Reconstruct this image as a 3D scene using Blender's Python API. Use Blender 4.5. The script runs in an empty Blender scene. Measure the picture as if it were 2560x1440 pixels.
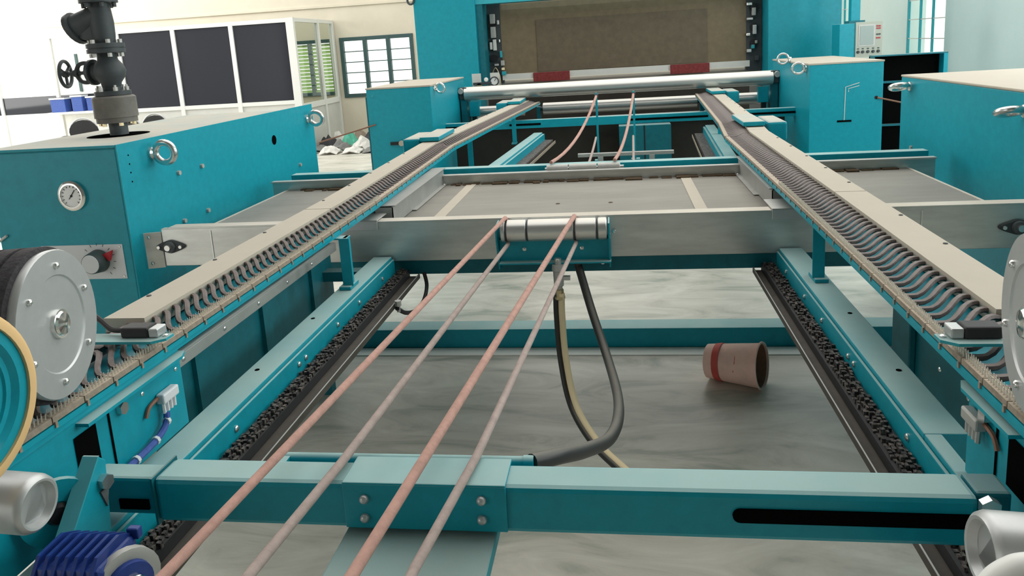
import bpy, math, random
from mathutils import Vector, Matrix
random.seed(7)
S = bpy.context.scene
COL = S.collection
PI = math.pi

# ------------------------------------------------------------------ camera
def rot_axes(p, y, r):
    f = Vector((math.sin(y)*math.cos(p), math.cos(y)*math.cos(p), -math.sin(p)))
    rt = Vector((math.cos(y), -math.sin(y), 0))
    dn = f.cross(rt)
    r2 = rt*math.cos(r) + dn*math.sin(r)
    d2 = dn*math.cos(r) - rt*math.sin(r)
    return r2, d2, f
cam_d = bpy.data.cameras.new('camera'); cam = bpy.data.objects.new('camera', cam_d)
COL.objects.link(cam); S.camera = cam
rx, dn, fw = rot_axes(.1923, -.1475, .0625)
cam.matrix_world = Matrix(((rx.x, -dn.x, -fw.x, 0), (rx.y, -dn.y, -fw.y, 0), (rx.z, -dn.z, -fw.z, 1.7), (0, 0, 0, 1)))
cam_d.sensor_fit = 'HORIZONTAL'; cam_d.sensor_width = 36
cam_d.lens = 1868.7/2560*36
cam_d.shift_x = 0; cam_d.shift_y = (480-720)/2560
cam_d.clip_start = .02; cam_d.clip_end = 200

# ------------------------------------------------------------------ light
W = bpy.data.worlds.new('sky'); S.world = W; W.use_nodes = True
W.node_tree.nodes['Background'].inputs[0].default_value = (1.0, .985, .94, 1)
W.node_tree.nodes['Background'].inputs[1].default_value = 1.75
def area(name, loc, rot, sx, sy, power, col=(1, 1, 1)):
    l = bpy.data.lights.new(name, 'AREA'); l.shape = 'RECTANGLE'; l.size = sx; l.size_y = sy
    l.energy = power; l.color = col
    o = bpy.data.objects.new(name, l); COL.objects.link(o); o.location = loc; o.rotation_euler = rot
    return o
# hazy daylight falling through the open ceiling bay from the far end of the hall
sl = bpy.data.lights.new('hazy_sun', 'SUN'); sl.energy = 1.0; sl.angle = math.radians(70); sl.color = (1, .985, .95)
so = bpy.data.objects.new('hazy_sun', sl); COL.objects.link(so)
so.rotation_euler = Vector((.42, .62, .78)).to_track_quat('Z', 'Y').to_euler(); so.location = (3, 8, 9)
# daylight entering through the windows of the right wall
for wy in (1.9, 4.4, 7.2):
    area('window_fill', (4.05, wy, 2.3), (0, math.radians(90), 0), 2.0, 1.5, 70, (.95, 1, 1))
# daylight flooding in from the glazed left end of the hall
area('window_fill', (-13.7, 10.0, 3.0), (0, math.radians(-90), 0), 4.0, 4.5, 330, (1, .99, .95))
# added lamp in an invented end opening, brightening the back wall
area('window_fill', (-13.75, 13.9, 3.4), (0, math.radians(-90), 0), 2.6, 1.6, 260, (1, .99, .95))
# added fill lamp under the ceiling, brightening the office end of the hall
area('hall_fill', (-8.6, 10.2, 5.95), (0, 0, 0), 6.5, 8.0, 620, (1, .99, .96))
# added fill lamp behind the camera to lift the gauge cabinet front
area('front_fill', (-9.5, -4.9, 2.25), (math.radians(90), 0, 0), 7.8, 4.3, 95, (1, .99, .96))
S.view_settings.view_transform = 'Standard'; S.view_settings.look = 'None'
S.view_settings.gamma = 1; S.view_settings.use_curve_mapping = False
S.view_settings.exposure = -0.12

# ------------------------------------------------------------------ materials
MATS = {}
def mat(name, col, rough=.5, metal=0., noise=0., nscale=8., dust=0., dustcol=(.50, .47, .40), col2=None, bump=0., spec=.5, stretch=None, trans=0., nlo=.35, nhi=.65):
    m = bpy.data.materials.new(name); m.use_nodes = True; nt = m.node_tree; N = nt.nodes; L = nt.links
    b = N['Principled BSDF']; b.inputs['Roughness'].default_value = rough; b.inputs['Metallic'].default_value = metal
    b.inputs['Specular IOR Level'].default_value = spec*.7
    b.inputs['Base Color'].default_value = (*col, 1)
    out = None
    if noise or col2 or bump:
        tc = N.new('ShaderNodeTexCoord'); mp = N.new('ShaderNodeMapping')
        if stretch: mp.inputs['Scale'].default_value = stretch
        L.new(tc.outputs['Object'], mp.inputs[0])
        nz = N.new('ShaderNodeTexNoise'); nz.inputs['Scale'].default_value = nscale; nz.inputs['Detail'].default_value = 6
        nz.inputs['Roughness'].default_value = .65
        L.new(mp.outputs[0], nz.inputs['Vector'])
        rmp = N.new('ShaderNodeMapRange'); rmp.inputs[1].default_value = nlo; rmp.inputs[2].default_value = nhi
        L.new(nz.outputs['Fac'], rmp.inputs[0])
        c2 = col2 if col2 else tuple(c*(1-noise) for c in col)
        mx = N.new('ShaderNodeMix'); mx.data_type = 'RGBA'
        mx.inputs[6].default_value = (*col, 1); mx.inputs[7].default_value = (*c2, 1)
        L.new(rmp.outputs[0], mx.inputs[0]); out = mx.outputs[2]
        if bump:
            bp = N.new('ShaderNodeBump'); bp.inputs['Strength'].default_value = bump; bp.inputs['Distance'].default_value = .01
            L.new(nz.outputs['Fac'], bp.inputs['Height']); L.new(bp.outputs[0], b.inputs['Normal'])
    if dust:
        g = N.new('ShaderNodeNewGeometry'); sp = N.new('ShaderNodeSeparateXYZ'); L.new(g.outputs['Normal'], sp.inputs[0])
        mr = N.new('ShaderNodeMapRange'); mr.inputs[1].default_value = .6; mr.inputs[2].default_value = .98; mr.inputs[4].default_value = dust
        L.new(sp.outputs['Z'], mr.inputs[0])
        nz2 = N.new('ShaderNodeTexNoise'); nz2.inputs['Scale'].default_value = 5; nz2.inputs['Detail'].default_value = 4
        tc2 = N.new('ShaderNodeTexCoord'); L.new(tc2.outputs['Object'], nz2.inputs['Vector'])
        m2 = N.new('ShaderNodeMapRange'); m2.inputs[1].default_value = .3; m2.inputs[2].default_value = .6; m2.inputs[3].default_value = .78; m2.inputs[4].default_value = 1
        L.new(nz2.outputs['Fac'], m2.inputs[0])
        mu = N.new('ShaderNodeMath'); mu.operation = 'MULTIPLY'; L.new(mr.outputs[0], mu.inputs[0]); L.new(m2.outputs[0], mu.inputs[1])
        mx = N.new('ShaderNodeMix'); mx.data_type = 'RGBA'
        mx.inputs[6].default_value = (*col, 1); mx.inputs[7].default_value = (*dustcol, 1)
        if out: L.new(out, mx.inputs[6])
        L.new(mu.outputs[0], mx.inputs[0]); out = mx.outputs[2]
        ro = N.new('ShaderNodeMapRange'); ro.inputs[3].default_value = rough; ro.inputs[4].default_value = .85
        L.new(mu.outputs[0], ro.inputs[0]); L.new(ro.outputs[0], b.inputs['Roughness'])
    if out: L.new(out, b.inputs['Base Color'])
    if trans:
        b.inputs['Alpha'].default_value = 1-trans
    MATS[name] = m; return m

mat('teal_clean', (.002, .31, .40), .42, noise=.12, nscale=25)
mat('teal', (.002, .30, .385), .42, noise=.12, nscale=25, dust=.76, dustcol=(.43, .54, .50))  # top dust colour also brightened to stand in for side light
mat('teal_cover', (.002, .30, .385), .42, noise=.12, nscale=25, dust=.95, dustcol=(.50, .46, .39))
mat('teal_light', (.03, .36, .43), .5, noise=.1, nscale=20, dust=.6)
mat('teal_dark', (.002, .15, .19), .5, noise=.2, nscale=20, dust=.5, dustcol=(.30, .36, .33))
mat('cream', (.47, .42, .345), .7, noise=.08, nscale=12, dust=.6, dustcol=(.48, .43, .355))
mat('steel', (.66, .67, .64), .34, metal=.7, noise=.22, nscale=5, stretch=(.6, 1, 3), dust=.7, dustcol=(.50, .44, .36))
mat('tray_floor', (.27, .255, .225), .55, metal=.3, noise=.18, nscale=4, stretch=(.5, 2, 1))
mat('steel_clean', (.75, .75, .73), .22, metal=.9, noise=.06, nscale=20)
mat('chrome', (.82, .82, .80), .14, metal=1.)
mat('roller_steel', (.68, .68, .66), .33, metal=.85, dust=.55, dustcol=(.60, .55, .47))
mat('alu', (.52, .53, .53), .40, metal=.6, noise=.06, nscale=30)
mat('alu_dull', (.47, .465, .44), .5, metal=.4, noise=.12, nscale=12)
mat('pin_plate', (.40, .33, .26), .6, metal=.3, noise=.35, nscale=60, dust=.5, dustcol=(.52, .44, .35))
mat('pins', (.70, .66, .58), .4, metal=.5)
mat('chain_arm', (.17, .14, .135), .6, metal=.35, noise=.4, nscale=60, dust=.45, dustcol=(.30, .25, .23))
mat('chain_black', (.03, .027, .027), .55, noise=.0, nscale=75, col2=(.26, .22, .19), bump=.4, nlo=.45, nhi=.75)
mat('black', (.012, .012, .013), .5)
mat('void', (.004, .004, .004), 1., spec=0.)  # paints the shade inside slots, holes and the open cabinet
mat('rubber', (.03, .03, .032), .6, noise=.2, nscale=30)
mat('brush', (.05, .045, .05), .9, noise=.5, nscale=90, bump=.5)
mat('rope_pink', (.50, .29, .24), .85, noise=.22, nscale=40, bump=.2)
mat('rope_mauve', (.42, .33, .30), .85, noise=.22, nscale=40, bump=.2)
mat('hose_black', (.035, .034, .032), .45, dust=.3)
mat('hose_cream', (.90, .74, .47), .5)
mat('brass', (.55, .45, .28), .35, metal=.8)
mat('bucket_pink', (.95, .62, .52), .55, noise=.12, nscale=14)
mat('bucket_red', (.62, .09, .07), .55, noise=.2, nscale=14)
mat('clamp_red', (.24, .035, .035), .6, noise=.4, nscale=30)
mat('bucket_in', (.36, .17, .11), .8, noise=.3, nscale=14)
mat('white_paint', (.80, .80, .77), .4)
mat('white_dull', (.66, .66, .62), .6, noise=.08, nscale=3)
mat('plate_white', (.66, .68, .70), .4)
mat('face_white', (.88, .89, .88), .3)
mat('red', (.45, .02, .03), .45)
mat('knob', (.05, .07, .07), .5)
mat('dark_grey', (.055, .065, .07), .55, noise=.2, nscale=15)
mat('pipe_grey', (.105, .12, .125), .6, noise=.3, nscale=15)
mat('clamp_grey', (.16, .15, .135), .6, noise=.25, nscale=15)
mat('blue', (.015, .045, .24), .35, noise=.25, nscale=40)
mat('blue_cable', (.06, .12, .42), .6, noise=.3, nscale=60)
mat('tan_ring', (.72, .47, .22), .6)
mat('glass_dark', (.030, .032, .042), .06, spec=.6)
mat('belt', (.20, .155, .095), .5, noise=.16, nscale=10, metal=.15)
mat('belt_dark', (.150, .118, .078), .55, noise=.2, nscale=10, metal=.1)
mat('screen', (.30, .36, .34), .3)
mat('louvre_green', (.42, .62, .22), .35)
mat('frame_dark', (.05, .10, .10), .5)
mat('wall_cream', (.70, .64, .52), .8, noise=.08, nscale=1.5)
mat('wall_white', (.78, .80, .76), .8, noise=.05, nscale=1.5)
mat('wall_right_tint', (.64, .78, .76), .75, noise=.05, nscale=1.5)  # white wall; cyan tint paints in light bounced off the machines
mat('wall_far', (.20, .20, .19), .85)  # unseen front wall and ceiling, toned dark to cut bounce light
mat('orange_wire', (.55, .25, .08), .5)
mat('rust_rod', (.22, .11, .07), .6)
mat('interior', (.30, .28, .25), .9)
mat('scrap_white', (.75, .73, .68), .8, noise=.2, nscale=6)
mat('scrap_grey', (.22, .22, .21), .8, noise=.3, nscale=6)
mat('scrap_dark', (.06, .06, .065), .8, noise=.3, nscale=6)
mat('scrap_brown', (.35, .28, .22), .85, noise=.3, nscale=6)
mat('scrap_green', (.10, .45, .33), .6)
mat('interior_shade', (.028, .024, .018), .7, noise=.4, nscale=3)  # dark brown standing in for shade inside the machine
mat('deck', (.14, .115, .085), .8, noise=.4, nscale=6)
mat('panel_beige', (.40, .42, .36), .5)
mat('grime', (.075, .066, .055), .7, noise=.3, nscale=12)
mat('guard_alu', (.33, .335, .32), .45, metal=.35, noise=.15, nscale=8)
mat('dirt', (.10, .065, .035), .95, noise=.4, nscale=40)
# tinted thin glass for the office
def thin_glass(name, tint, alpha):
    m = bpy.data.materials.new(name); m.use_nodes = True; nt = m.node_tree; N = nt.nodes
    for n in list(N): N.remove(n)
    o = N.new('ShaderNodeOutputMaterial'); t = N.new('ShaderNodeBsdfTransparent'); t.inputs[0].default_value = (*tint, 1)
    g = N.new('ShaderNodeBsdfGlossy'); g.inputs['Roughness'].default_value = .03
    mx = N.new('ShaderNodeMixShader'); mx.inputs[0].default_value = alpha
    nt.links.new(t.outputs[0], mx.inputs[1]); nt.links.new(g.outputs[0], mx.inputs[2]); nt.links.new(mx.outputs[0], o.inputs[0])
    MATS[name] = m
thin_glass('pane_clear', (.97, 1, .98), .06)
thin_glass('pane_tint', (.75, .78, .74), .06)
# marble-look floor tiles
def floor_mat():
    m = bpy.data.materials.new('marble_floor'); m.use_nodes = True; nt = m.node_tree; N = nt.nodes; L = nt.links
    b = N['Principled BSDF']; b.inputs['Roughness'].default_value = .35
    tc = N.new('ShaderNodeTexCoord'); mp = N.new('ShaderNodeMapping'); mp.inputs['Scale'].default_value = (.55, 1.6, 1); mp.inputs['Rotation'].default_value = (0, 0, .35)
    L.new(tc.outputs['Object'], mp.inputs[0])
    nz = N.new('ShaderNodeTexNoise'); nz.inputs['Scale'].default_value = 3.2; nz.inputs['Detail'].default_value = 9; nz.inputs['Distortion'].default_value = 1.2; nz.inputs['Roughness'].default_value = .62
    L.new(mp.outputs[0], nz.inputs['Vector'])
    cr = N.new('ShaderNodeValToRGB'); e = cr.color_ramp.elements
    e[0].position = .34; e[0].color = (.34, .355, .30, 1); e[1].position = .66; e[1].color = (.66, .635, .56, 1)
    k = cr.color_ramp.elements.new(.45); k.color = (.52, .495, .43, 1)
    L.new(nz.outputs['Fac'], cr.inputs[0]); L.new(cr.outputs[0], b.inputs['Base Color'])
    MATS['marble_floor'] = m
floor_mat()

# ------------------------------------------------------------------ mesh helpers
def V(*a): return Vector(a)
class MB:
    def __init__(s): s.v = []; s.f = []
    def add(s, vs, fs):
        n = len(s.v); s.v += [Vector(p) for p in vs]; s.f += [tuple(i+n for i in q) for q in fs]; return s
    def box(s, x0, x1, y0, y1, z0, z1):
        if x0 > x1: x0, x1 = x1, x0
        return s.add([(x0,y0,z0),(x1,y0,z0),(x1,y1,z0),(x0,y1,z0),(x0,y0,z1),(x1,y0,z1),(x1,y1,z1),(x0,y1,z1)],
                     [(0,3,2,1),(4,5,6,7),(0,1,5,4),(1,2,6,5),(2,3,7,6),(3,0,4,7)])
    def prism(s, poly, ax, a0, a1):
        # polygon in the two axes other than ax (cyclic order), extruded a0..a1
        def P(u, w, a): return {'x': (a, u, w), 'y': (u, a, w), 'z': (u, w, a)}[ax]
        n = len(poly)
        vs = [P(u, w, a0) for u, w in poly] + [P(u, w, a1) for u, w in poly]
        fs = [tuple(range(n))[::-1], tuple(range(n, 2*n))] + [(i, (i+1) % n, n+(i+1) % n, n+i) for i in range(n)]
        return s.add(vs, fs)
    def tube(s, pts, r, n=10, cap=True, closed=False, flat=None):
        pts = [Vector(p) for p in pts]; m = len(pts); rs = r if isinstance(r, (list, tuple)) else [r]*m
        base = len(s.v); up = None
        for i, p in enumerate(pts):
            if closed: t = pts[(i+1) % m]-pts[i-1]
            else: t = pts[min(i+1, m-1)]-pts[max(i-1, 0)]
            t.normalize()
            if up is None:
                a = Vector((0, 0, 1)) if abs(t.z) < .9 else Vector((1, 0, 0))
                up = (a-t*a.dot(t)).normalized()
            else:
                up = (up-t*up.dot(t)).normalized()
            sd = t.cross(up)
            for k in range(n):
                an = 2*PI*k/n
                s.v.append(p+(sd*math.cos(an)+up*math.sin(an)*(flat if flat else 1))*rs[i])
        q = m if closed else m-1
        for i in range(q):
            for k in range(n):
                a = base+i*n+k; b2 = base+i*n+(k+1) % n; c = base+((i+1) % m)*n+(k+1) % n; d = base+((i+1) % m)*n+k
                s.f.append((a, b2, c, d))
        if cap and not closed:
            s.f.append(tuple(base+k for k in range(n))[::-1]); s.f.append(tuple(base+(m-1)*n+k for k in range(n)))
        return s
    def cyl(s, p0, p1, r, n=20): return s.tube([p0, p1], r, n)
    def lathe(s, o, ax, prof, n=32, closed=False):
        # prof: list of (distance along axis, radius)
        o = Vector(o); ax = Vector(ax).normalized()
        a = Vector((0, 0, 1)) if abs(ax.z) < .9 else Vector((1, 0, 0))
        u = (a-ax*a.dot(ax)).normalized(); w = ax.cross(u); base = len(s.v)
        for (d, r) in prof:
            for k in range(n):
                an = 2*PI*k/n; s.v.append(o+ax*d+(u*math.cos(an)+w*math.sin(an))*max(r, 1e-5))
        m = len(prof); q = m if closed else m-1
        for i in range(q):
            for k in range(n):
                s.f.append((base+i*n+k, base+i*n+(k+1) % n, base+((i+1) % m)*n+(k+1) % n, base+((i+1) % m)*n+k))
        if not closed:
            s.f.append(tuple(base+k for k in range(n))[::-1]); s.f.append(tuple(base+(m-1)*n+k for k in range(n)))
        return s
    def torus(s, c, ax, R, r, n=28, k=10):
        prof = [(r*math.sin(2*PI*i/k), R+r*math.cos(2*PI*i/k)) for i in range(k)]
        return s.lathe(c, ax, prof, n, closed=True)
    def mesh(s, name, m, off=(0, 0, 0), smooth=False):
        o = Vector(off); me = bpy.data.meshes.new(name)
        me.from_pydata([tuple(p-o) for p in s.v], [], s.f); me.materials.append(MATS[m])
        import bmesh
        b = bmesh.new(); b.from_mesh(me); bmesh.ops.recalc_face_normals(b, faces=b.faces); b.to_mesh(me); b.free()
        if smooth:
            for p in me.polygons: p.use_smooth = True
            try: me.set_sharp_from_angle(angle=math.radians(40))
            except Exception: pass
        me.update(); return me
    def build(s, name, m, parent=None, smooth=False, bevel=0., loc=None):
        off = Vector((0, 0, 0))
        if parent is not None: off = wloc(parent)
        elif loc is not None: off = Vector(loc)
        ob = bpy.data.objects.new(name, s.mesh(name, m, off, smooth)); COL.objects.link(ob)
        if parent is not None: ob.parent = parent
        else: ob.location = off
        if bevel:
            bv = ob.modifiers.new('bevel', 'BEVEL'); bv.width = bevel; bv.segments = 2; bv.limit_method = 'ANGLE'
        return ob
def wloc(o):
    p = Vector((0, 0, 0))
    while o is not None: p += o.location; o = o.parent
    return p
def B(*a): return MB().box(*a)
def tag(o, label, cat, group=None, kind=None):
    if label: o['label'] = label
    if cat: o['category'] = cat
    if group: o['group'] = group
    if kind: o['kind'] = kind
    return o
def T(name, label, cat, loc=(0, 0, 0), group=None):
    o = bpy.data.objects.new(name, None); COL.objects.link(o); o.location = loc; o.empty_display_size = .1
    return tag(o, label, cat, group)
def struct(o): o['kind'] = 'structure'; return o
def copy_obj(o, parent):
    c = o.copy(); COL.objects.link(c); c.parent = parent; return c
def hexbolt(p, ax, r, h):
    return MB().lathe(p, ax, [(0, r), (h, r)], 6)
def bolt(parent, p, ax=(0, -1, 0), r=.008, h=.006, m='steel_clean', name='bolt'):
    # round headed screw with a domed cap
    return MB().lathe(p, ax, [(0, r), (h*.5, r), (h*.85, r*.7), (h, r*.25)], 10).build(name, m, parent, True)
def eye_bolt(parent, p, ax, R, r, ring_dir):
    # shank collar leaving p along ax, ring beyond it; ring_dir is the normal of the ring plane
    p = Vector(p); a = Vector(ax).normalized()
    mb = MB().lathe(p, a, [(0, R*.62), (R*.25, R*.62), (R*.4, R*.4), (R*.6, R*.36)], 16)
    mb.torus(p+a*(R*1.45), ring_dir, R, r, 28, 10)
    return mb.build('eye_bolt', 'steel_clean', parent, True)

# ------------------------------------------------------------------ the hall
YB = 15.0; XR = 4.1; XL = -14.0; YF = -5.0; H = 6.0
f = struct(B(XL-.3, XR+.3, YF-.3, YB+.3, -.1, 0).build('floor', 'marble_floor'))
struct(MB().box(-5.5, XR, YF-.25, YF, 0, H).box(XL, -13.5, YF-.25, YF, 0, H).box(-13.5, -5.5, YF-.25, YF, 4.5, H).build('wall_front', 'wall_far'))  # left gap added to let fill light onto the cabinet front
# unseen ceiling; its gap over the machine is shaped to keep front faces dark
cm = MB().box(XL-.25, -4.2, YF-.25, YB+.22, H, H+.1).box(-4.2, XR+.25, YF-.25, 1.2, H, H+.1)
struct(cm.build('ceiling', 'wall_far'))
# wall_back with the louvre window openings
def wall_with_holes_y(name, y0, y1, x0, x1, holes, m):
    mb = MB(); cx = x0
    for (a, b, c, d) in sorted(holes):
        mb.box(cx, a, y0, y1, 0, H); mb.box(a, b, y0, y1, 0, c); mb.box(a, b, y0, y1, d, H); cx = b
    mb.box(cx, x1, y0, y1, 0, H); return struct(mb.build(name, m))
def wall_with_holes_x(name, x0, x1, y0, y1, holes, m):
    mb = MB(); cy = y0
    for (a, b, c, d) in sorted(holes):
        mb.box(x0, x1, cy, a, 0, H); mb.box(x0, x1, a, b, 0, c); mb.box(x0, x1, a, b, d, H); cy = b
    mb.box(x0, x1, cy, y1, 0, H); return struct(mb.build(name, m))
wall_with_holes_y('wall_back', YB, YB+.22, XL, XR, [(-5.60, -4.05, .86, 2.08), (-7.25, -5.74, .93, 2.07), (-11.6, -8.6, .93, 2.07)], 'wall_cream')
RW = [(1.15, 2.65, 1.3, 3.3), (3.65, 5.15, 1.3, 3.3), (6.45, 7.95, 1.3, 3.3), (10.28, 11.55, 1.18, 3.3), (14.33, 14.9, 1.18, 3.3)]
wall_with_holes_x('wall_right', XR, XR+.25, YF, YB, RW, 'wall_right_tint')
wall_with_holes_x('wall_left', XL-.25, XL, YF, YB, [(7.75, 12.25, 1.0, 5.0), (13.1, 14.7, 2.1, 4.7)], 'wall_white')  # smaller opening added to brighten the back wall
# trim: faint ledge line on the back wall and the beam above it
struct(B(XL, XR, YB-.03, YB, 2.70, 2.745).build('trim_1', 'wall_cream'))
# window_1: back wall louvre window, three columns of five panes
def louvre_window(name, x0, x1, z0, z1, cols, rows, fm, pm, tilt=.0, fw=.075):
    w = struct(bpy.data.objects.new(name, None)); COL.objects.link(w); w.location = (x0, YB, z0)
    mb = MB().box(x0, x1, YB-.02, YB+.06, z0, z0+fw).box(x0, x1, YB-.02, YB+.06, z1-fw, z1)
    cw = (x1-x0-fw)/cols
    for i in range(cols+1): mb.box(x0+i*cw, x0+i*cw+fw, YB-.024, YB+.064, z0+.002, z1-.002)
    mb.build('window_frame', fm, w)
    rh = (z1-z0-2*fw)/rows
    for i in range(cols):
        for j in range(rows):
            a = x0+i*cw+fw; zc = z0+fw+j*rh
            p = MB(); dy = math.sin(tilt)*rh*.5; hz = math.cos(tilt)*rh*.5-.006; zm = zc+rh/2
            p.add([(a, YB+.02-dy, zm+hz), (a+cw-fw, YB+.02-dy, zm+hz), (a+cw-fw, YB+.02+dy, zm-hz), (a, YB+.02+dy, zm-hz),
                   (a, YB+.026-dy, zm+hz), (a+cw-fw, YB+.026-dy, zm+hz), (a+cw-fw, YB+.026+dy, zm-hz), (a, YB+.026+dy, zm-hz)],
                  [(0,1,2,3),(7,6,5,4),(0,4,5,1),(1,5,6,2),(2,6,7,3),(3,7,4,0)])
            p.build('pane', pm, w)
            if j: B(a, a+cw-fw, YB+.012, YB+.034, zc-.009, zc+.009).build('glazing_bar', fm, w)
    return w
louvre_window('window_1', -5.60, -4.05, .86, 2.08, 3, 5, 'frame_dark', 'pane_clear')
# window_2 seen through the office: greenish louvre blades
def blade_window(name, x0, x1, z0, z1, cols, rows):
    w = struct(bpy.data.objects.new(name, None)); COL.objects.link(w); w.location = (x0, YB, z0); fw = .07
    mb = MB().box(x0, x1, YB-.02, YB+.06, z0, z0+fw).box(x0, x1, YB-.02, YB+.06, z1-fw, z1)
    cw = (x1-x0-fw)/cols
    for i in range(cols+1): mb.box(x0+i*cw, x0+i*cw+fw, YB-.024, YB+.064, z0+.002, z1-.002)
    mb.build('window_frame', 'frame_dark', w); rh = (z1-z0-2*fw)/rows
    for i in range(cols):
        for j in range(rows):
            a = x0+i*cw+fw; zc = z0+fw+j*rh
            MB().prism([(YB-.01, zc+.012), (YB-.004, zc+.004), (YB+.05, zc+rh*.62), (YB+.044, zc+rh*.62+.008)], 'x', a, a+cw-fw).build('slat', 'louvre_green', w)
    return w
blade_window('window_2', -7.25, -5.74, .93, 2.07, 3, 14)
louvre_window('window_3', -11.6, -8.6, .93, 2.07, 5, 5, 'frame_dark', 'pane_clear')
def side_window(name, y0, y1, z0, z1, cols, rows):
    w = struct(bpy.data.objects.new(name, None)); COL.objects.link(w); w.location = (XR, y0, z0); fw = .022
    mb = MB().box(XR+.01, XR+.035, y0, y1, z0, z0+fw).box(XR+.01, XR+.035, y0, y1, z1-fw, z1); cw = (y1-y0-fw)/cols
    for i in range(cols+1): mb.box(XR+.008, XR+.037, y0+i*cw, y0+i*cw+fw, z0+.002, z1-.002)
    mb.build('window_frame', 'teal_light', w); rh = (z1-z0-2*fw)/rows
    for i in range(cols):
        for j in range(rows):
            a = y0+i*cw+fw; zc = z0+fw+j*rh
            B(XR+.020, XR+.025, a, a+cw-fw, zc+.004, zc+rh-.004).build('pane', 'pane_clear', w)
            if j: B(XR+.014, XR+.032, a, a+cw-fw, zc-.006, zc+.006).build('glazing_bar', 'white_dull', w)
    return w
for i, (a, b, c, d) in enumerate(RW): side_window('window_%d' % (i+4), a, b, c, d, 3 if b-a > 1 else 2, 8)

# ------------------------------------------------------------------ chain rails
def path_pos(P, y):
    for (a, b) in zip(P, P[1:]):
        if y <= b[1] or b is P[-1]:
            k = (y-a[1])/(b[1]-a[1]); return Vector((a[0]+(b[0]-a[0])*k, y, 0)), Vector((b[0]-a[0], b[1]-a[1], 0)).normalized()
def strip(P, y0, y1, o0, o1, z0, z1, nmax=24):
    """box following the rail path between offsets o0..o1 across it"""
    ys = sorted({y0, y1, *[p[1] for p in P if y0 < p[1] < y1]}); mb = MB(); rows = []
    for y in ys:
        c, t = path_pos(P, y); rows.append([(c.x+o0, y, z0), (c.x+o1, y, z0), (c.x+o1, y, z1), (c.x+o0, y, z1)])
    vs = [p for r in rows for p in r]; fs = [(0, 1, 2, 3), tuple(4*(len(rows)-1)+i for i in (3, 2, 1, 0))]
    for i in range(len(rows)-1):
        for k in range(4):
            fs.append((4*i+k, 4*i+(k+1) % 4, 4*i+4+(k+1) % 4, 4*i+4+k))
    return mb.add(vs, fs)
PITCH = .086
def link_meshes(s, off):
    """s=+1: pins towards +x (left rail); off = offset of strip inner edge from cover centre"""
    a = MB()
    o0 = s*.035; o1 = s*(off-.020)
    for dy in (-.0215, .0215):
        pts = []
        for i in range(11):
            k = i/10; e = k+.16*math.sin(2*PI*k)*-1
            pts.append((o0+(o1-o0)*k, dy+.052-.104*e, 1.076+.012*math.sin(PI*min(1, k*1.3)**.8 if k < .77 else PI)))
        a.tube(pts, [.0065, .007, .0072, .0074, .0074, .0072, .007, .007, .007, .0078, .0085], 6, flat=.9)
    a.box(min(o0-s*.03, o0+s*.012), max(o0-s*.03, o0+s*.012), .008, .088, 1.066, 1.086)
    p = MB().box(s*(off-.023), s*off, -.0415, .0415, 1.070, 1.082)
    p.box(s*(off-.006), s*(off+.003), -.040, -.034, 1.060, 1.072)
    q = MB()
    for i in range(9):
        for r in (.007, .016):
            y = -.036+i*.009; q.tube([(s*(off-r), y, 1.081), (s*(off-r)+s*.002, y, 1.0945)], [.0017, .0008], 4)
    return a.mesh('chain_link', 'chain_arm', smooth=True), p.mesh('pin_plate', 'pin_plate'), q.mesh('pin_row', 'pins')
def make_rail(name, label, P, s, off, hinge_y, joints, near_cover):
    r = T(name, label, 'rail', (P[0][0], P[0][1], 1.044))
    y0, y1 = P[0][1], P[-1][1]
    # base channel
    strip(P, y0, y1, -s*.06, s*(off-.004), 1.044, 1.056).build('base_channel', 'teal_clean', r)
    strip(P, y0, y1, s*(off-.008), s*off, 1.056, 1.067).build('edge_lip', 'teal_clean', r)
    # covers
    js = [near_cover]+joints+[y1]
    for a, b in zip(js, js[1:]):
        strip(P, a+.003, b-.003, -.055, .055, 1.062, 1.10).build('cover', 'cream', r)
        n = int((b-a)/.34)
        for i in range(n):
            yy = a+.17+i*.34; c, t = path_pos(P, yy)
            MB().lathe((c.x-s*.043, yy, 1.0995), (0, 0, 1), [(0, .007), (.003, .006)], 8).build('screw', 'dark_grey', r, True)
    strip(P, near_cover, y1, -s*.055, -s*.02, 1.0565, 1.063).build('cover_support', 'chain_black', r)
    lm, pm, qm = link_meshes(s, off)
    y = y0+.02; n = 0
    while y < y1-.05:
        c, t = path_pos(P, y); l = bpy.data.objects.new('chain_link', lm); COL.objects.link(l); l.parent = r
        l.location = Vector((c.x, y, 0))-r.location; l.rotation_euler = (0, 0, math.atan2(-t.x, t.y))
        p = bpy.data.objects.new('pin_plate', pm); COL.objects.link(p); p.parent = l
        if y < 3.1:
            q = bpy.data.objects.new('pin_row', qm); COL.objects.link(q); q.parent = l; q['kind'] = 'stuff'
        y += PITCH*t.y; n += 1
    return r
PL = [(-1.228, .99), (-1.222, 3.0), (-1.262, 4.82), (-1.03, 8.30)]
PR = [(.815, .99), (.835, 2.85), (.845, 4.70), (.90, 5.4), (1.03, 8.30)]
railL = make_rail('chain_rail', 'cream-covered pin chain rail carrying the dial disc beside the gauge cabinet', PL, 1, .178, 4.82, [2.83, 4.82], 1.60)
railR = make_rail('chain_rail', 'cream-covered pin chain rail bending beside the cabinet with a single scratch mark', PR, -1, .205, 4.85, [2.84, 4.80], 1.60)
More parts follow.
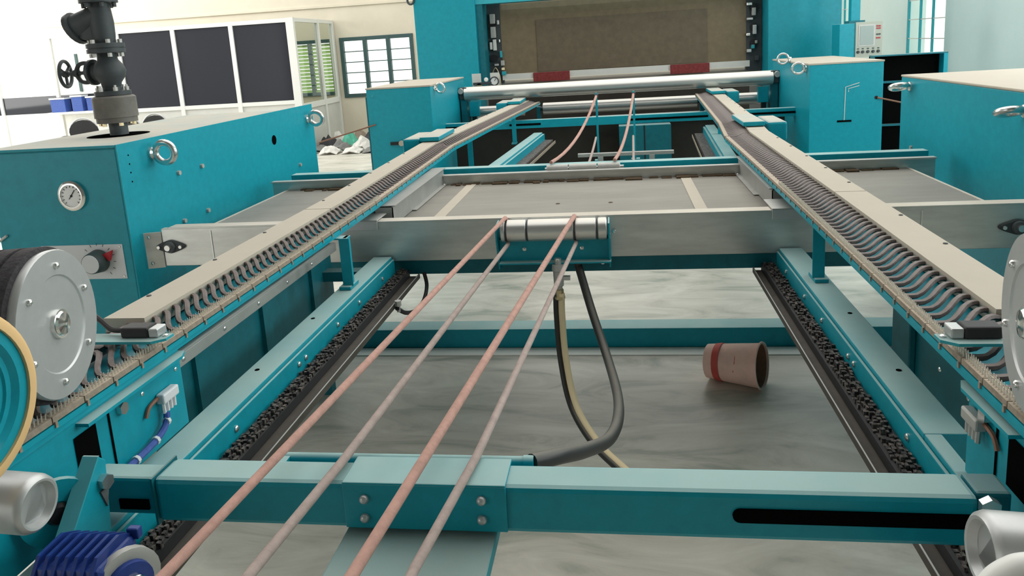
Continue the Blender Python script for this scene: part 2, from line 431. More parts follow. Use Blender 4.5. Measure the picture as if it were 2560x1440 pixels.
# hinge covers where the rail sections meet
def hinge(r, P, s, y, w=.0):
    c, t = path_pos(P, y)
    MB().prism([(c.x-.075, y), (c.x+.06, y), (c.x+.06, y+.50), (c.x-.075, y+.50)], 'z', 1.105, 1.135).build('hinge_cover', 'teal_cover', r, bevel=.006)
    B(c.x-s*.08, c.x-s*.20, y+.02, y+.42, 1.0, 1.125).build('hinge_block', 'teal_cover', r, bevel=.015)
    B(c.x-.05, c.x+.05, y+.01, y+.06, 1.098, 1.106).build('hinge_shim', 'black', r)
hinge(railL, PL, 1, 4.88); hinge(railR, PR, -1, 4.92); hinge(railL, PL, 1, 7.75); hinge(railR, PR, -1, 7.75)

# ------------------------------------------------------------------ return rails below
def return_chain(mb, x0, x1, y0, y1, z, dx=0.):
    n = int((y1-y0)/.016)
    for i in range(n):
        y = y0+i*.016
        for k in range(4):
            w = (x1-x0)/4; a = x0+k*w+random.uniform(0, .006); h = random.uniform(.004, .014) if k in (0, 3) else random.uniform(.008, .020)
            mb.box(a, a+w*random.uniform(.5, .95), y+random.uniform(0, .004), y+random.uniform(.009, .015), z, z+h)
    return mb
def return_rail(name, label, s, xo, xi, lip, y0, y1, near_cut=None):
    """xo outer top edge, xi inner top edge, lip: x of the trough lip; s=+1 inner side towards +x"""
    r = T(name, label, 'rail', ((xo+xi)/2, y0, .70))
    mb = MB()
    if near_cut:
        mb.box(xo, xi, near_cut, y1, .79, .85).box(xi-s*.035, xi, y0, near_cut, .79, .85)
    else: mb.box(xo, xi, y0, y1, .79, .85)
    mb.build('beam', 'teal', r, bevel=.003)
    B(xi+s*.001, xi+s*.009, y0, y1, .775, .838).build('side_plate', 'teal', r, bevel=.002)
    MB().box(xi+s*.009, lip, y0, y1+.035, .742, .750).build('trough', 'grime', r)
    B(lip-s*.005, lip, y0, y1+.035, .750, .762).build('trough_wall', 'grime', r)
    B(lip-s*.0025, lip+s*.0005, y0, y1+.035, .762, .7635).build('trough_lip', 'alu_dull', r)
    a, b = sorted((xi+s*.014, xi+s*.058)); c = return_chain(MB(), a, b, y0, y1+.035, .776).build('return_chain', 'chain_black', r); c['kind'] = 'stuff'
    a, b = sorted((xi+s*.010, xi+s*.062)); B(a, b, y0, y1+.035, .750, .778).build('chain_bed', 'rubber', r)
    for yy in (.8, 1.33, 1.60, 1.98, 2.03, 2.30, 2.52, 2.80):
        if y0 < yy < y1: bolt(r, (xi+s*.009, yy, .808), (s, 0, 0), .009, .006)
    for yy in (1.35, 1.85, 2.25):
        if y0 < yy < y1: MB().lathe((xo+(xi-xo)*.35, yy, .8495), (0, 0, 1), [(0, .007), (.0015, .007)], 10).build('drain_hole', 'void', r)
    return r
return_rail('return_rail', 'pale-topped return chain rail below the gauge cabinet side', 1, -1.06, -.978, -.872, .55, 2.978)
return_rail('return_rail', 'pale-topped return chain rail beside the tipped bucket', -1, .70, .612, .517, .55, 2.978, 1.54)
def far_return(label, s, A, Bp, w):
    r = T('return_rail', label, 'rail', (A[0], A[1], .70))
    def pr(o0, o1, z0, z1):
        return MB().prism([(A[0]+o0, A[1]), (A[0]+o1, A[1]), (Bp[0]+o1, Bp[1]), (Bp[0]+o0, Bp[1])], 'z', z0, z1)
    pr(0, s*w, .76, .85).build('beam', 'teal', r, bevel=.003)
    pr(s*(w+.002), s*(w+.02), .75, .835).build('side_plate', 'teal', r)
    pr(s*(w+.02), s*(w+.10), .74, .775).build('chain_bed', 'chain_black', r)
    pr(s*(w+.12), s*(w+.124), .74, .765).build('trough_wall', 'pin_plate', r)
    return r
far_return('pale-topped return rail beyond the steel tray under the far scrap-side rail', 1, (-1.03, 4.32), (-.83, 7.3), .085)
far_return('pale-topped return rail beyond the steel tray beside the hinged box', -1, (.765, 4.32), (.90, 7.3), .085)

# ------------------------------------------------------------------ support posts between the rails
def post(label, x, y, s, z0=.85, z1=1.044):
    t = T('rail_post', label, 'post', (x, y, z0))
    B(x-.008, x+.008, y-.022, y+.022, z0+.012, z1).build('upright', 'teal', t, bevel=.002)
    B(x-.020, x+.020, y-.026, y-.022, z0+.012, z1).build('front_web', 'teal', t, bevel=.001)
    B(x-s*.010, x+s*.062, y-.022, y+.022, z1-.006, z1).build('top_flange', 'teal', t, bevel=.001)
    B(x-s*.016, x+s*.030, y-.045, y+.045, z0, z0+.014).build('foot', 'teal', t, bevel=.003)
    hexbolt((x+s*.018, y+.0, z0+.014), (0, 0, 1), .009, .010).build('bolt', 'steel_clean', t)
    hexbolt((x+s*.018, y+.026, z0+.014), (0, 0, 1), .009, .010).build('bolt', 'steel_clean', t)
    return t
post('teal upright post standing on the return rail near the dark cable loop', -1.017, 2.58, -1)
post('teal upright post with bolted foot on the return rail beside the bucket', .655, 2.58, 1)
post('thin teal post carrying the far rail by the joined hinge plate', -1.12, 5.55, -1, .76, 1.044)
post('teal post under the far rail beside the slotted far cross bar', -.965, 6.9, -1, .80, 1.044)
post('teal post under the bent far rail on the open cabinet side', .86, 6.6, 1, .80, 1.044)

# ------------------------------------------------------------------ front cross beam
fb = T('cross_beam', 'thick teal cross beam with saddle plate and dark slot in front of the ropes', 'beam', (-.2, 1.19, .86))
B(-.878, .545, 1.15, 1.225, .866, .955).build('sleeve', 'teal', fb, bevel=.010)
B(-1.02, -.872, 1.162, 1.213, .872, .948).build('inner_beam', 'teal', fb, bevel=.006)
B(-.96, -.90, 1.158, 1.163, .885, .905).build('inner_slot', 'void', fb)
MB().prism([(-.508, 1.144), (-.214, 1.144), (-.214, 1.231), (-.508, 1.231)], 'z', .955, .961).build('saddle_top', 'teal', fb, bevel=.002)
B(-.508, -.214, 1.143, 1.150, .872, .958).build('saddle_plate', 'teal', fb, bevel=.002)
for x, z in ((-.468, .931), (-.470, .894), (-.257, .934), (-.258, .897)): bolt(fb, (x, 1.143, z), (0, -1, 0), .0085, .010, 'alu')
def slot_poly(x0, x1, zc, h):
    pts = [(x0+h*(1-math.sin(a)), zc+h*math.cos(a)) for a in [PI*i/8 for i in range(9)]]
    return pts[::-1]+[(x1, zc+h)][::-1] if False else [(x1, zc+h)]+pts+[(x1, zc-h)]
MB().prism(slot_poly(.165, .545, .914, .0125), 'y', 1.1465, 1.151).build('slot', 'void', fb)
B(-.880, -.876, 1.146, 1.228, .862, .957).build('sleeve_edge', 'teal_dark', fb)
hexbolt((.556, 1.150, .945), (0, -1, 0), .016, .014).build('bolt', 'steel_clean', fb)
B(.545, .60, 1.165, 1.225, .85, .955).build('end_block', 'teal_dark', fb, bevel=.006)
ct = tag(B(-.511, -.236, .62, 1.20, .838, .862).build('mounting_shelf', 'teal_light', loc=(-.37, .9, .825), bevel=.003), 'flat light teal shelf projecting below the saddle plate', 'shelf')
tt = T('air_tube', 'teal painted tube lying behind the cross beam with a hose plugged in', 'tube', (-.44, 1.31, .90))
MB().cyl((-.70, 1.31, .905), (-.19, 1.31, .905), .0125, 16).build('tube', 'teal', tt, True)
MB().lathe((-.205, 1.31, .905), (1, 0, 0), [(0, .0145), (.02, .0145)], 16).build('collar', 'teal', tt, True)
MB().box(-.70, -.68, 1.225, 1.31, .895, .915).build('clip', 'teal', tt)

# ------------------------------------------------------------------ steel tray
tr = T('steel_tray', 'long dusty stainless steel tray spanning under both chain rails', 'tray', (-.2, 3.5, .826))
B(-2.035, 1.62, 2.99, 3.02, .826, .998).build('front_panel', 'steel', tr, bevel=.003)
B(-2.00, 1.62, 2.99, 3.055, .995, 1.003).build('front_lip', 'steel', tr, bevel=.002)
B(-1.93, 1.48, 3.02, 4.10, .940, .950).build('tray_floor', 'tray_floor', tr)
B(-2.03, 1.62, 4.095, 4.12, .86, 1.0).build('back_panel', 'steel', tr, bevel=.002)
B(-2.03, 1.62, 4.080, 4.125, .996, 1.004).build('back_lip', 'alu_dull', tr)
B(-1.945, -1.93, 3.02, 4.10, .88, .952).build('side_panel', 'steel', tr)
B(1.48, 1.495, 3.02, 4.10, .88, .952).build('side_panel', 'steel', tr)
MB().prism([(-2.035, 2.985), (-2.105, 2.965), (-2.108, 2.972), (-2.035, 2.993)], 'z', .822, .985).build('end_flange', 'steel', tr)
for z in (.845, .965): bolt(tr, (-2.085, 2.97, z), (-.2, -1, 0), .008, .004)
for x, w in ((-.83, .026), (.345, .026)): B(x-w, x+w, 3.04, 4.09, .950, .953).build('joint_strip', 'cream', tr)
for x in (-1.80, 1.14): B(x, x+.004, 2.987, 2.991, .84, .985).build('seam', 'steel_clean', tr)
def crust(x0, x1):
    mb = MB(); x = x0
    while x < x1:
        w = random.uniform(.02, .09); mb.box(x, x+w, 4.02+random.uniform(0, .05), 4.094, .95, .953+random.uniform(0, .006)); x += w*random.uniform(.8, 1.6)
    o = mb.build('dirt_crust', 'dirt', tr); o['kind'] = 'stuff'
crust(-.95, .60); crust(-1.85, -1.4); crust(.85, 1.4)
for x in (-.45, -.05, .12, -.3): 
    MB().lathe((x, 3.12+random.uniform(0, .5), .9502), (0, 0, 1), [(0, .012), (.002, .008)], 7).build('dirt_fleck', 'dirt', tr)
# flange bearings on the tray front
def bearing(x, z):
    n = MB(); pts = []
    for i in range(24):
        a = 2*PI*i/24; k = .030+.034*abs(math.cos(a))**3; pts.append((x+k*math.cos(a)*1.1, z+(.030)*math.sin(a)))
    n.prism(pts, 'y', 2.978, 2.99); b = n.build('flange_bearing', 'dark_grey', tr, bevel=.003)
    MB().lathe((x, 2.978, z), (0, -1, 0), [(0, .026), (.010, .024), (.012, .016)], 20).build('housing', 'pipe_grey', b, True)
    MB().lathe((x, 2.966, z), (0, -1, 0), [(0, .013), (.012, .013), (.012, .006)], 16).build('shaft_end', 'steel_clean', b, True)
    for d in (-.052, .052): MB().lathe((x+d, 2.978, z), (0, -1, 0), [(0, .009), (.008, .008)], 6).build('bolt', 'steel_clean', b)
bearing(-1.995, .917); bearing(1.485, .911)
# saddle clips on the tray lip under each rail
def saddle_clip(x0, x1, label):
    t = T('saddle_clip', label, 'clip', ((x0+x1)/2, 2.985, .966))
    B(x0, x1, 2.980, 2.987, .966, 1.010).build('front_flap', 'alu', t, bevel=.002)
    B(x0, x1, 2.980, 3.16, 1.006, 1.011).build('top_flap', 'alu_dull', t, bevel=.001)
saddle_clip(-1.16, -1.03, 'bright metal saddle clip on the tray lip next to the cable-side post')
saddle_clip(.586, .735, 'bright metal saddle clip with dark smudge on the tray lip at the bucket-side rail')
def guard(label, x0, x1, y0, y1, s):
    t = T('guard_channel', label, 'channel', ((x0+x1)/2, (y0+y1)/2, .955))
    xi = x1 if s > 0 else x0; xo = x0 if s > 0 else x1
    B(xi-s*.004, xi, y0, y1, .953, 1.040).build('inner_wall', 'guard_alu', t)
    B(xo, xo+s*.004, y0, y1, .953, 1.02).build('outer_wall', 'alu_dull', t)
    B(xo, xi, y0, y0+.004, .965, 1.035).build('end_plate', 'guard_alu', t)
    B(xo+s*.02, xi+s*.012, y0, y1, 1.0395, 1.043).build('top_flange', 'guard_alu', t)
    B(xi, xi+s*.022, y0+.3, y1+.06, .953, .956).build('foot_flange', 'alu_dull', t)
    bolt(t, (xi+s*.012, y1-.06, .956), (0, 0, 1), .008, .006); bolt(t, (xi+s*.012, y1-.02, .956), (0, 0, 1), .008, .006)
guard('bare aluminium guard channel in the tray under the scrap-side rail', -1.085, -1.0, 3.12, 4.12, 1)
guard('bare aluminium guard channel in the tray under the bucket-side rail', .632, .712, 3.22, 4.12, -1)
# teal bars around the tray
tag(B(-1.95, 1.62, 4.185, 4.26, .87, 1.024).build('tray_bar', 'teal', loc=(-.2, 4.22, .87), bevel=.003), 'teal bar running along the back edge of the steel tray', 'bar')
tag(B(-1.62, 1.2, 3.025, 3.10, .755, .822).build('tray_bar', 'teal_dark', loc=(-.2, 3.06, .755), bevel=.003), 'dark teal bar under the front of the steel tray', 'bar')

# ------------------------------------------------------------------ grooved roller and its bracket
gr = T('grooved_roller', 'short shiny grooved steel roller on a teal bracket before the tray', 'roller', (-.275, 2.93, .82))
prof = [(0, .040), (.004, .045)]
L0 = .43
for gx in (.022, .108, .300, .390):
    prof += [(gx-.006, .045), (gx-.003, .041), (gx+.003, .041), (gx+.006, .045)]
prof += [(L0-.004, .045), (L0, .040)]
MB().lathe((-.490, 2.93, .962), (1, 0, 0), prof, 40).build('drum', 'roller_steel', gr, True)
for gx in (.022, .108, .300, .390): MB().lathe((-.490+gx-.004, 2.93, .962), (1, 0, 0), [(0, .0418), (.008, .0418)], 40).build('groove', 'dark_grey', gr, True)
MB().prism([(2.955, .93), (2.955, .83), (2.985, .83), (2.985, .93)], 'x', -.502, -.048).build('back_plate', 'teal', gr, bevel=.002)
B(-.502, -.048, 2.90, 2.955, .826, .832).build('bottom_plate', 'teal', gr)
B(-.502, -.048, 2.940, 2.948, .832, .918).build('face_plate', 'teal', gr)
for x0 in (-.510, -.056): MB().prism([(2.985, .79), (2.985, .995), (2.90, .99), (2.895, .93), (2.93, .80)], 'x', x0, x0+.006).build('ear_plate', 'teal', gr)
for x in (-.40, -.165): bolt(gr, (x, 2.940, .88), (0, -1, 0), .009, .006)
bolt(gr, (-.085, 3.018, .795), (0, -1, 0), .009, .006); bolt(gr, (-.035, 2.986, .935), (0, -1, 0), .009, .006)
# tension ropes
def rope(label, pts, r, m, group=None):
    P = [Vector(p) for p in pts]; mb = MB().tube(P, r, 10)
    o = mb.build('rope', m, smooth=True, loc=P[-1]); tag(o, label, 'rope', group); return o
def lerp3(a, b, n): return [Vector(a).lerp(Vector(b), i/n) for i in range(n+1)]
def arc_over(x, r, a0, a1, n=6): return [(x, 2.93+r*math.sin(a), .962+r*math.cos(a)) for a in [a0+(a1-a0)*i/n for i in range(n+1)]]
rope('pinkish rope lying over the roller groove nearest the cable loop', arc_over(-.472, .053, .9, -.05)+[(-.655, .848, 1.0), (-.70, .45, .998)], .0085, 'rope_pink')
rope('pinkish rope leaving the underside of the roller next to the first rope', [(-.465, 2.95, .913), (-.462, 2.90, .912), (-.524, 1.198, .970), (-.545, .892, .980), (-.57, .45, .99)], .0085, 'rope_mauve')
rope('brighter pink rope lying over the roller middle groove', arc_over(-.190, .053, .9, -.05)+[(-.384, .864, 1.0), (-.425, .45, .998)], .0092, 'rope_pink')
rope('greyish mauve rope leaving the roller underside beside the hose fitting', [(-.187, 2.95, .913), (-.185, 2.90, .912), (-.277, 1.223, .970), (-.309, .906, .980), (-.33, .45, .99)], .0080, 'rope_mauve')
# ropes and guides beyond the tray
fr = T('rope_roller', 'pale sectioned roller on the tray back bar holding the far ropes', 'roller', (-.2, 4.15, .98))
for a, b in ((-.41, -.29), (-.285, -.13), (-.125, 0.)): MB().lathe((a, 4.152, 1.008), (1, 0, 0), [(0, .021), (.003, .024), (b-a-.003, .024), (b-a, .021)], 18).build('drum_section', 'alu_dull', fr, True)
MB().cyl((-.42, 4.152, 1.008), (.02, 4.152, 1.008), .008, 10).build('axle', 'steel_clean', fr, True)
def sag(a, b, s, n=10):
    a = Vector(a); b = Vector(b); return [a.lerp(b, i/n)-Vector((0, 0, s*4*(i/n)*(1-i/n))) for i in range(n+1)]
rope('far pink rope sagging up from the pale roller to the first guide blade', sag((-.385, 4.152, 1.044), (-.176, 6.2, 1.255), .085), .010, 'rope_pink')
rope('far pink rope sagging up from the pale roller end to the second guide blade', sag((-.03, 4.152, 1.044), (.125, 6.2, 1.255), .085), .010, 'rope_pink')
rope('short lower rope behind the pale roller below the first guide blade', sag((-.23, 4.35, .90), (-.19, 6.2, .915), .03), .009, 'rope_mauve')
rope('short lower rope behind the pale roller below the second guide blade', sag((.075, 4.35, .90), (.115, 6.2, .915), .03), .009, 'rope_mauve')
for x, lab in ((-.178, 'upright teal guide blade holding the first far rope'), (.126, 'upright teal guide blade holding the second far rope')):
    g = T('rope_guide', lab, 'guide', (x, 6.25, .72))
    MB().prism([(6.235, .72), (6.275, .72), (6.275, 1.22), (6.262, 1.28), (6.240, 1.28), (6.235, 1.22)], 'x', x-.006, x+.010).build('blade', 'teal', g)
    MB().lathe((x-.012, 6.25, 1.255), (1, 0, 0), [(0, .018), (.03, .018)], 14).build('pulley', 'dark_grey', g, True)
    MB().box(x-.03, x+.04, 6.22, 6.29, .70, .72).build('foot', 'teal', g)
# far platform items between the far return rails
pl = T('far_crossmember', 'pale topped low bar across the gap between the far return rails', 'bar', (-.1, 5.2, .70))
B(-.33, .42, 5.9, 5.95, .80, .825).build('bar', 'alu_dull', pl); B(-.17, -.13, 5.88, 5.92, .70, .80).build('upright', 'alu_dull', pl); B(.23, .27, 5.88, 5.92, .70, .80).build('upright', 'alu_dull', pl)
B(-.72, .58, 5.2, 5.32, .66, .738).build('beam', 'teal', pl, bevel=.003); B(-.60, .60, 6.19, 6.31, .62, .70).build('beam', 'teal_dark', pl, bevel=.003)
cb = T('cross_beam', 'slotted teal cross beam under the far roller between the two far boxes', 'beam', (0, 7.55, .87))
B(-1.83, 1.77, 7.52, 7.60, .872, .955).build('beam', 'teal', cb, bevel=.004)
for a, b in ((-1.80, -1.35), (-1.10, -.78), (.10, .87), (1.05, 1.7)): MB().box(a, b, 7.515, 7.522, .902, .922).build('slot', 'void', cb)
pt = T('pedestal', 'broad teal pedestal standing under the far slotted cross beam', 'pedestal', (.15, 7.4, 0))
MB().box(0, .50, 7.35, 7.52, 0, .87).build('column', 'teal_dark', pt, bevel=.004); MB().box(.24, .25, 7.345, 7.351, 0, .87).build('seam', 'black', pt); B(-.05, .55, 7.30, 7.55, 0, .03).build('foot', 'teal_dark', pt)

ap = tag(B(-1.70, 1.62, 7.66, 7.69, 0, .86).build('shade_panel', 'interior_shade', loc=(0, 7.68, 0)), 'dark brown sheet for the shaded machine interior behind the teal pedestal', 'panel')  # added dark sheet, coloured as the shaded machine interior
# ------------------------------------------------------------------ hoses
def smooth_path(P, n=8):
    P = [Vector(p) for p in P]; out = []
    for i in range(len(P)-1):
        p0 = P[max(i-1, 0)]; p1 = P[i]; p2 = P[i+1]; p3 = P[min(i+2, len(P)-1)]
        for k in range(n):
            t = k/n; out.append(.5*((2*p1)+(p2-p0)*t+(2*p0-5*p1+4*p2-p3)*t*t+(3*p1-p0-3*p2+p3)*t**3))
    out.append(P[-1]); return out
h1 = T('air_hose', 'cream hose with a black shadow tube hanging from the metal fitting', 'hose', (-.26, 2.9, .3))
path = smooth_path([(-.262, 2.90, .70), (-.264, 2.90, .60), (-.255, 2.88, .42), (-.215, 2.80, .255), (-.120, 2.62, .19), (-.01, 2.45, .175), (.03, 2.41, .13)])
MB().tube([p+Vector((-.012, .006, -.004)) for p in path], .0145, 12).build('hose', 'hose_black', h1, True)  # black tube paints the shaded side of the cream hose
MB().tube([p+Vector((.009, -.006, .004)) for p in path], .0135, 10).build('cream_tube', 'hose_cream', h1, True)
ft = T('hose_fitting', 'grey metal hose coupling with brass nut below the roller bracket', 'fitting', (-.262, 2.90, .70))
MB().lathe((-.262, 2.90, .846), (0, 0, -1), [(0, .013), (.02, .013), (.022, .024), (.045, .026), (.048, .022), (.11, .020), (.115, .014), (.13, .013)], 18).build('coupling', 'alu_dull', ft, True)
MB().lathe((-.262, 2.90, .728), (0, 0, -1), [(0, .012), (.01, .018), (.035, .018), (.037, .023), (.047, .023), (.05, .02)], 6).build('nut', 'brass', ft)
MB().lathe((-.262, 2.90, .852), (0, 0, -1), [(0, .014), (.012, .014)], 6).build('gland', 'steel_clean', ft)
MB().box(-.245, -.215, 2.89, 2.91, .76, .775).build('lever', 'alu', ft)
h2 = tag(MB().tube(smooth_path([(-.185, 2.93, .823), (-.176, 2.92, .79), (-.128, 2.80, .658), (-.068, 2.60, .545), (-.034, 2.30, .557), (-.031, 2.0, .628), (-.053, 1.75, .707), (-.098, 1.52, .811), (-.142, 1.38, .879), (-.19, 1.312, .905)]), .0165, 12).build('air_hose', 'hose_black', smooth=True, loc=(-.1, 2.2, .3)), 'plain thick black hose looping down to the teal tube', 'hose')
tag(MB().tube(smooth_path([(-.845, 2.985, .775), (-.835, 2.975, .72), (-.836, 2.91, .675), (-.846, 2.81, .668), (-.853, 2.70, .70), (-.860, 2.62, .748)]), .0085, 8).build('cable_loop', 'black', smooth=True, loc=(-.845, 2.8, .7)), 'short black cable loop hanging from the return rail', 'cable')
tag(MB().lathe((-.857, 2.63, .775), (0, 0, -1), [(0, .013), (.02, .013), (.022, .008), (.045, .007)], 8).build('cable_clip', 'alu_dull', loc=(-.857, 2.63, .73)), 'small pale clip on the trough lip beside the cable loop', 'clip')

# ------------------------------------------------------------------ floor pieces and the bucket
fbm = T('floor_beam', 'dark teal beam lying across the floor behind the bucket', 'beam', (-.2, 4.05, 0))
B(-1.75, 1.7, 4.0, 4.14, 0, .112).build('beam', 'teal', fbm, bevel=.004)
struct(B(-1.7, 1.25, 3.885, 3.985, 0, .006).build('trim_2', 'wall_white'))
bk = T('bucket', 'tipped-over pink plastic bucket with a red band on the floor', 'bucket', (.53, 3.52, 0))
ax = Vector((.90, -.43, .09)).normalized(); c0 = Vector((.405, 3.62, .088))
HB = .27
MB().lathe(c0, ax, [(0, .070), (.002, .084), (.05, .089), (HB*.6, .099), (HB-.008, .108), (HB-.006, .116), (HB, .116), (HB, .107), (HB*.6, .094), (.02, .080)], 36).build('shell', 'bucket_pink', bk, True)
MB().lathe(c0+ax*.045, ax, [(0, .0893), (0, .0905), (.034, .0955), (.034, .0935)], 36, closed=True).build('band', 'bucket_red', bk, True)
MB().lathe(c0+ax*.02, ax, [(0, .079), (HB*.6-.02, .093), (HB-.03, .1062), (HB-.03, .105), (.01, .077)], 30).build('lining', 'bucket_in', bk, True)
u = Vector((.33, .93, 0)).normalized(); dmk = MB()
fcs = [(c0+ax*d+(-u*math.cos(.5)*1+Vector((0, 0, 1))*math.sin(.5))*(.0945+.04*d)) for d in (.135, .15)]
dmk.tube([c0+ax*.150+(-u*math.cos(a)+Vector((0, 0, 1))*math.sin(a))*.0985 for a in (.75, .65, .55, .45, .35)], .0025, 5)
dmk.tube([c0+ax*.146+(-u*math.cos(a)+Vector((0, 0, 1))*math.sin(a))*.0983 for a in (.05, 0, -.05)], .0022, 5)
dmk.build('red_mark', 'bucket_red', bk)

# ------------------------------------------------------------------ side frames below the rails
def side_frame(label, x, s, y0, y1, zt):
    t = T('side_frame', label, 'frame', (x, (y0+y1)/2, 0))
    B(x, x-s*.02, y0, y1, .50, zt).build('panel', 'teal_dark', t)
    for yy in (y1-.10,): B(x, x+s*.162, yy, yy+.06, .80, .84).build('tie_bracket', 'teal_dark', t)
    B(x+s*.002, x+s*.03, y0, y1, zt-.05, zt-.015).build('angle_rail', 'alu_dull', t, bevel=.002)
    for i in range(int((y1-y0)/.22)): bolt(t, (x+s*.03, y0+.1+i*.22, zt-.032), (s, 0, 0), .007, .004)
    n = 3
    for i in range(n):
        yy = y0+(y1-y0)*(i+.5)/n; B(x+s*.0, x+s*.014, yy-.03, yy+.03, .50, zt-.05).build('stiffener', 'teal_dark', t)
    return t
side_frame('dark teal side frame with screwed grey rail below the gauge-side chain rail', -1.22, 1, 1.66, 2.90, .955)
ps = T('frame_post', 'square dark teal post standing on the floor beside the bucket-side rail', 'post', (1.15, 3.0, 0))
B(1.10, 1.20, 2.88, 3.00, 0, .82).build('column', 'teal', ps, bevel=.004); B(1.05, 1.25, 2.84, 2.985, 0, .02).build('foot', 'teal_dark', ps)
sf = T('side_frame', 'dark teal box frame below the bucket-side chain rail end', 'frame', (.9, 1.9, 0))
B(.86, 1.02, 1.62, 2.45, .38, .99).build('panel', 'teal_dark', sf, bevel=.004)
B(.84, .86, 1.62, 1.72, .38, .99).build('stiffener', 'teal_dark', sf, bevel=.004)
B(.84, .86, 2.25, 2.33, .38, .99).build('stiffener', 'teal_dark', sf, bevel=.004)
for yy in (1.65, 2.36): B(.985, 1.02, yy, yy+.06, 0, .38).build('leg', 'teal_dark', sf)
for x in (-2.0, 1.52):
    lg = B(x+.03, x+.10, 3.03, 3.10, 0, .826).build('leg', 'teal', tr, bevel=.003); B(x-.01, x+.14, 3.0, 3.13, 0, .02).build('foot', 'teal_dark', lg)
# dark back of the machine pit below the tray
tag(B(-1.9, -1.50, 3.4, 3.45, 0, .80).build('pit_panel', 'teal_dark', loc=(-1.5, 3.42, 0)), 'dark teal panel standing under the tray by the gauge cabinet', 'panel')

# ------------------------------------------------------------------ near cabinets
cl = T('machine_cabinet', 'large teal cabinet with round gauge and selector knob below the steam valve', 'cabinet', (-2.44, 3.8, 0))
B(-2.76, -2.126, 2.90, 4.50, .02, 1.378).build('body', 'teal_cover', cl, bevel=.006)
B(-2.126, -2.12, 2.90, 5.005, .02, 1.392).build('side_panel', 'teal_cover', cl)
B(-2.72, -2.15, 2.95, 4.45, 0, .02).build('plinth', 'black', cl)
B(-2.764, -2.126, 2.896, 4.504, 1.378, 1.392).build('top_sheet', 'teal_cover', cl, bevel=.004)
g = MB().lathe((-2.360, 2.90, 1.180), (0, -1, 0), [(0, .066), (.012, .066), (.018, .058), (.018, .050), (.010, .049)], 36).build('pressure_gauge', 'chrome', cl, True)
MB().lathe((-2.360, 2.8895, 1.180), (0, -1, 0), [(0, .050), (.001, .050)], 30).build('dial', 'face_white', g)
nd = MB()
for i in range(13):
    a = math.radians(225-i*22.5); nd.tube([(-2.36+.038*math.cos(a), 2.887, 1.18+.038*math.sin(a)), (-2.36+.045*math.cos(a), 2.887, 1.18+.045*math.sin(a))], .0014, 4)
nd.tube([(-2.36-.012, 2.886, 1.18-.014), (-2.36+.020, 2.886, 1.18+.026)], .0016, 4).lathe((-2.36, 2.889, 1.18), (0, -1, 0), [(0, .006), (.003, .005)], 8)
nd.build('needle', 'black', g)
sp = MB().box(-2.560, -2.165, 2.896, 2.90, .800, .957).build('selector_plate', 'plate_white', cl, bevel=.002)
MB().lathe((-2.285, 2.896, .885), (0, -1, 0), [(0, .050), (.004, .052), (.055, .045), (.060, .043)], 32).build('knob', 'knob', sp, True)
MB().lathe((-2.285, 2.836, .885), (0, -1, 0), [(0, .041), (.002, .040)], 30).build('knob_cap', 'plate_white', sp)
MB().prism([(-2.250, .918), (-2.205, .935), (-2.222, .888)], 'y', 2.872, 2.888).build('pointer', 'red', sp)
sc = MB()
for i in range(9):
    a = math.radians(140-i*24); sc.tube([(-2.285+.068*math.cos(a), 2.8955, .885+.068*math.sin(a)), (-2.285+.080*math.cos(a), 2.8955, .885+.080*math.sin(a))], .0013, 4)
sc.build('scale_marks', 'dark_grey', sp)
MB().box(-2.535, -2.495, 2.8952, 2.896, .932, .944).build('red_print', 'red', sp)
for x in (-2.548, -2.177):
    for z in (.812, .945): bolt(sp, (x, 2.896, z), (0, -1, 0), .005, .003)
MB().tube([(-2.755, 2.893, .985), (-2.715, 2.893, 1.010)], .006, 8).build('cable_tie', 'alu', cl)
for p in ((-2.12, 3.135, 1.322), (-2.12, 4.90, 1.298)): eye_bolt(cl, p, (1, 0, .0), .046, .0155, (0, 1, .25 if p[1] > 4 else .05))
for (y, z) in ((3.317, 1.198), (3.525, 1.197), (3.306, .962), (3.525, .965), (4.70, 1.01)): hexbolt((-2.12, y, z), (1, 0, 0), .012, .012).build('bolt', 'alu_dull', cl)
MB().lathe((-2.12, 4.371, 1.22), (1, 0, 0), [(0, .030), (.0015, .030)], 20).build('port_hole', 'void', cl)
for z in (1.337, 1.298, 1.26, 1.22): MB().lathe((-2.12, 2.97, z), (1, 0, 0), [(0, .004), (.001, .004)], 8).build('rivet_hole', 'void', cl)
MB().lathe((-2.43, 3.36, 1.3915), (0, 0, 1), [(0, .140), (.0015, .140)], 36).build('pipe_hole', 'void', cl)

crb = T('machine_cabinet', 'large teal cabinet by the pale wall with two eye bolts on its inner side', 'cabinet', (2.4, 4.0, 0))
B(1.74, 3.15, 2.3, 4.955, .02, 1.368).build('body', 'teal_cover', crb, bevel=.006)
B(1.80, 3.1, 2.35, 4.9, 0, .02).build('plinth', 'black', crb)
B(1.737, 3.155, 2.296, 4.958, 1.368, 1.380).build('top_sheet', 'cream', crb, bevel=.004)
eye_bolt(crb, (1.74, 4.80, 1.318), (-1, 0, 0), .046, .0155, (0, .35, 1)); eye_bolt(crb, (1.74, 3.50, 1.29), (-1, 0, 0), .046, .0155, (0, .35, 1))
hexbolt((1.74, 4.75, .955), (-1, 0, 0), .012, .01).build('bolt', 'alu_dull', crb)

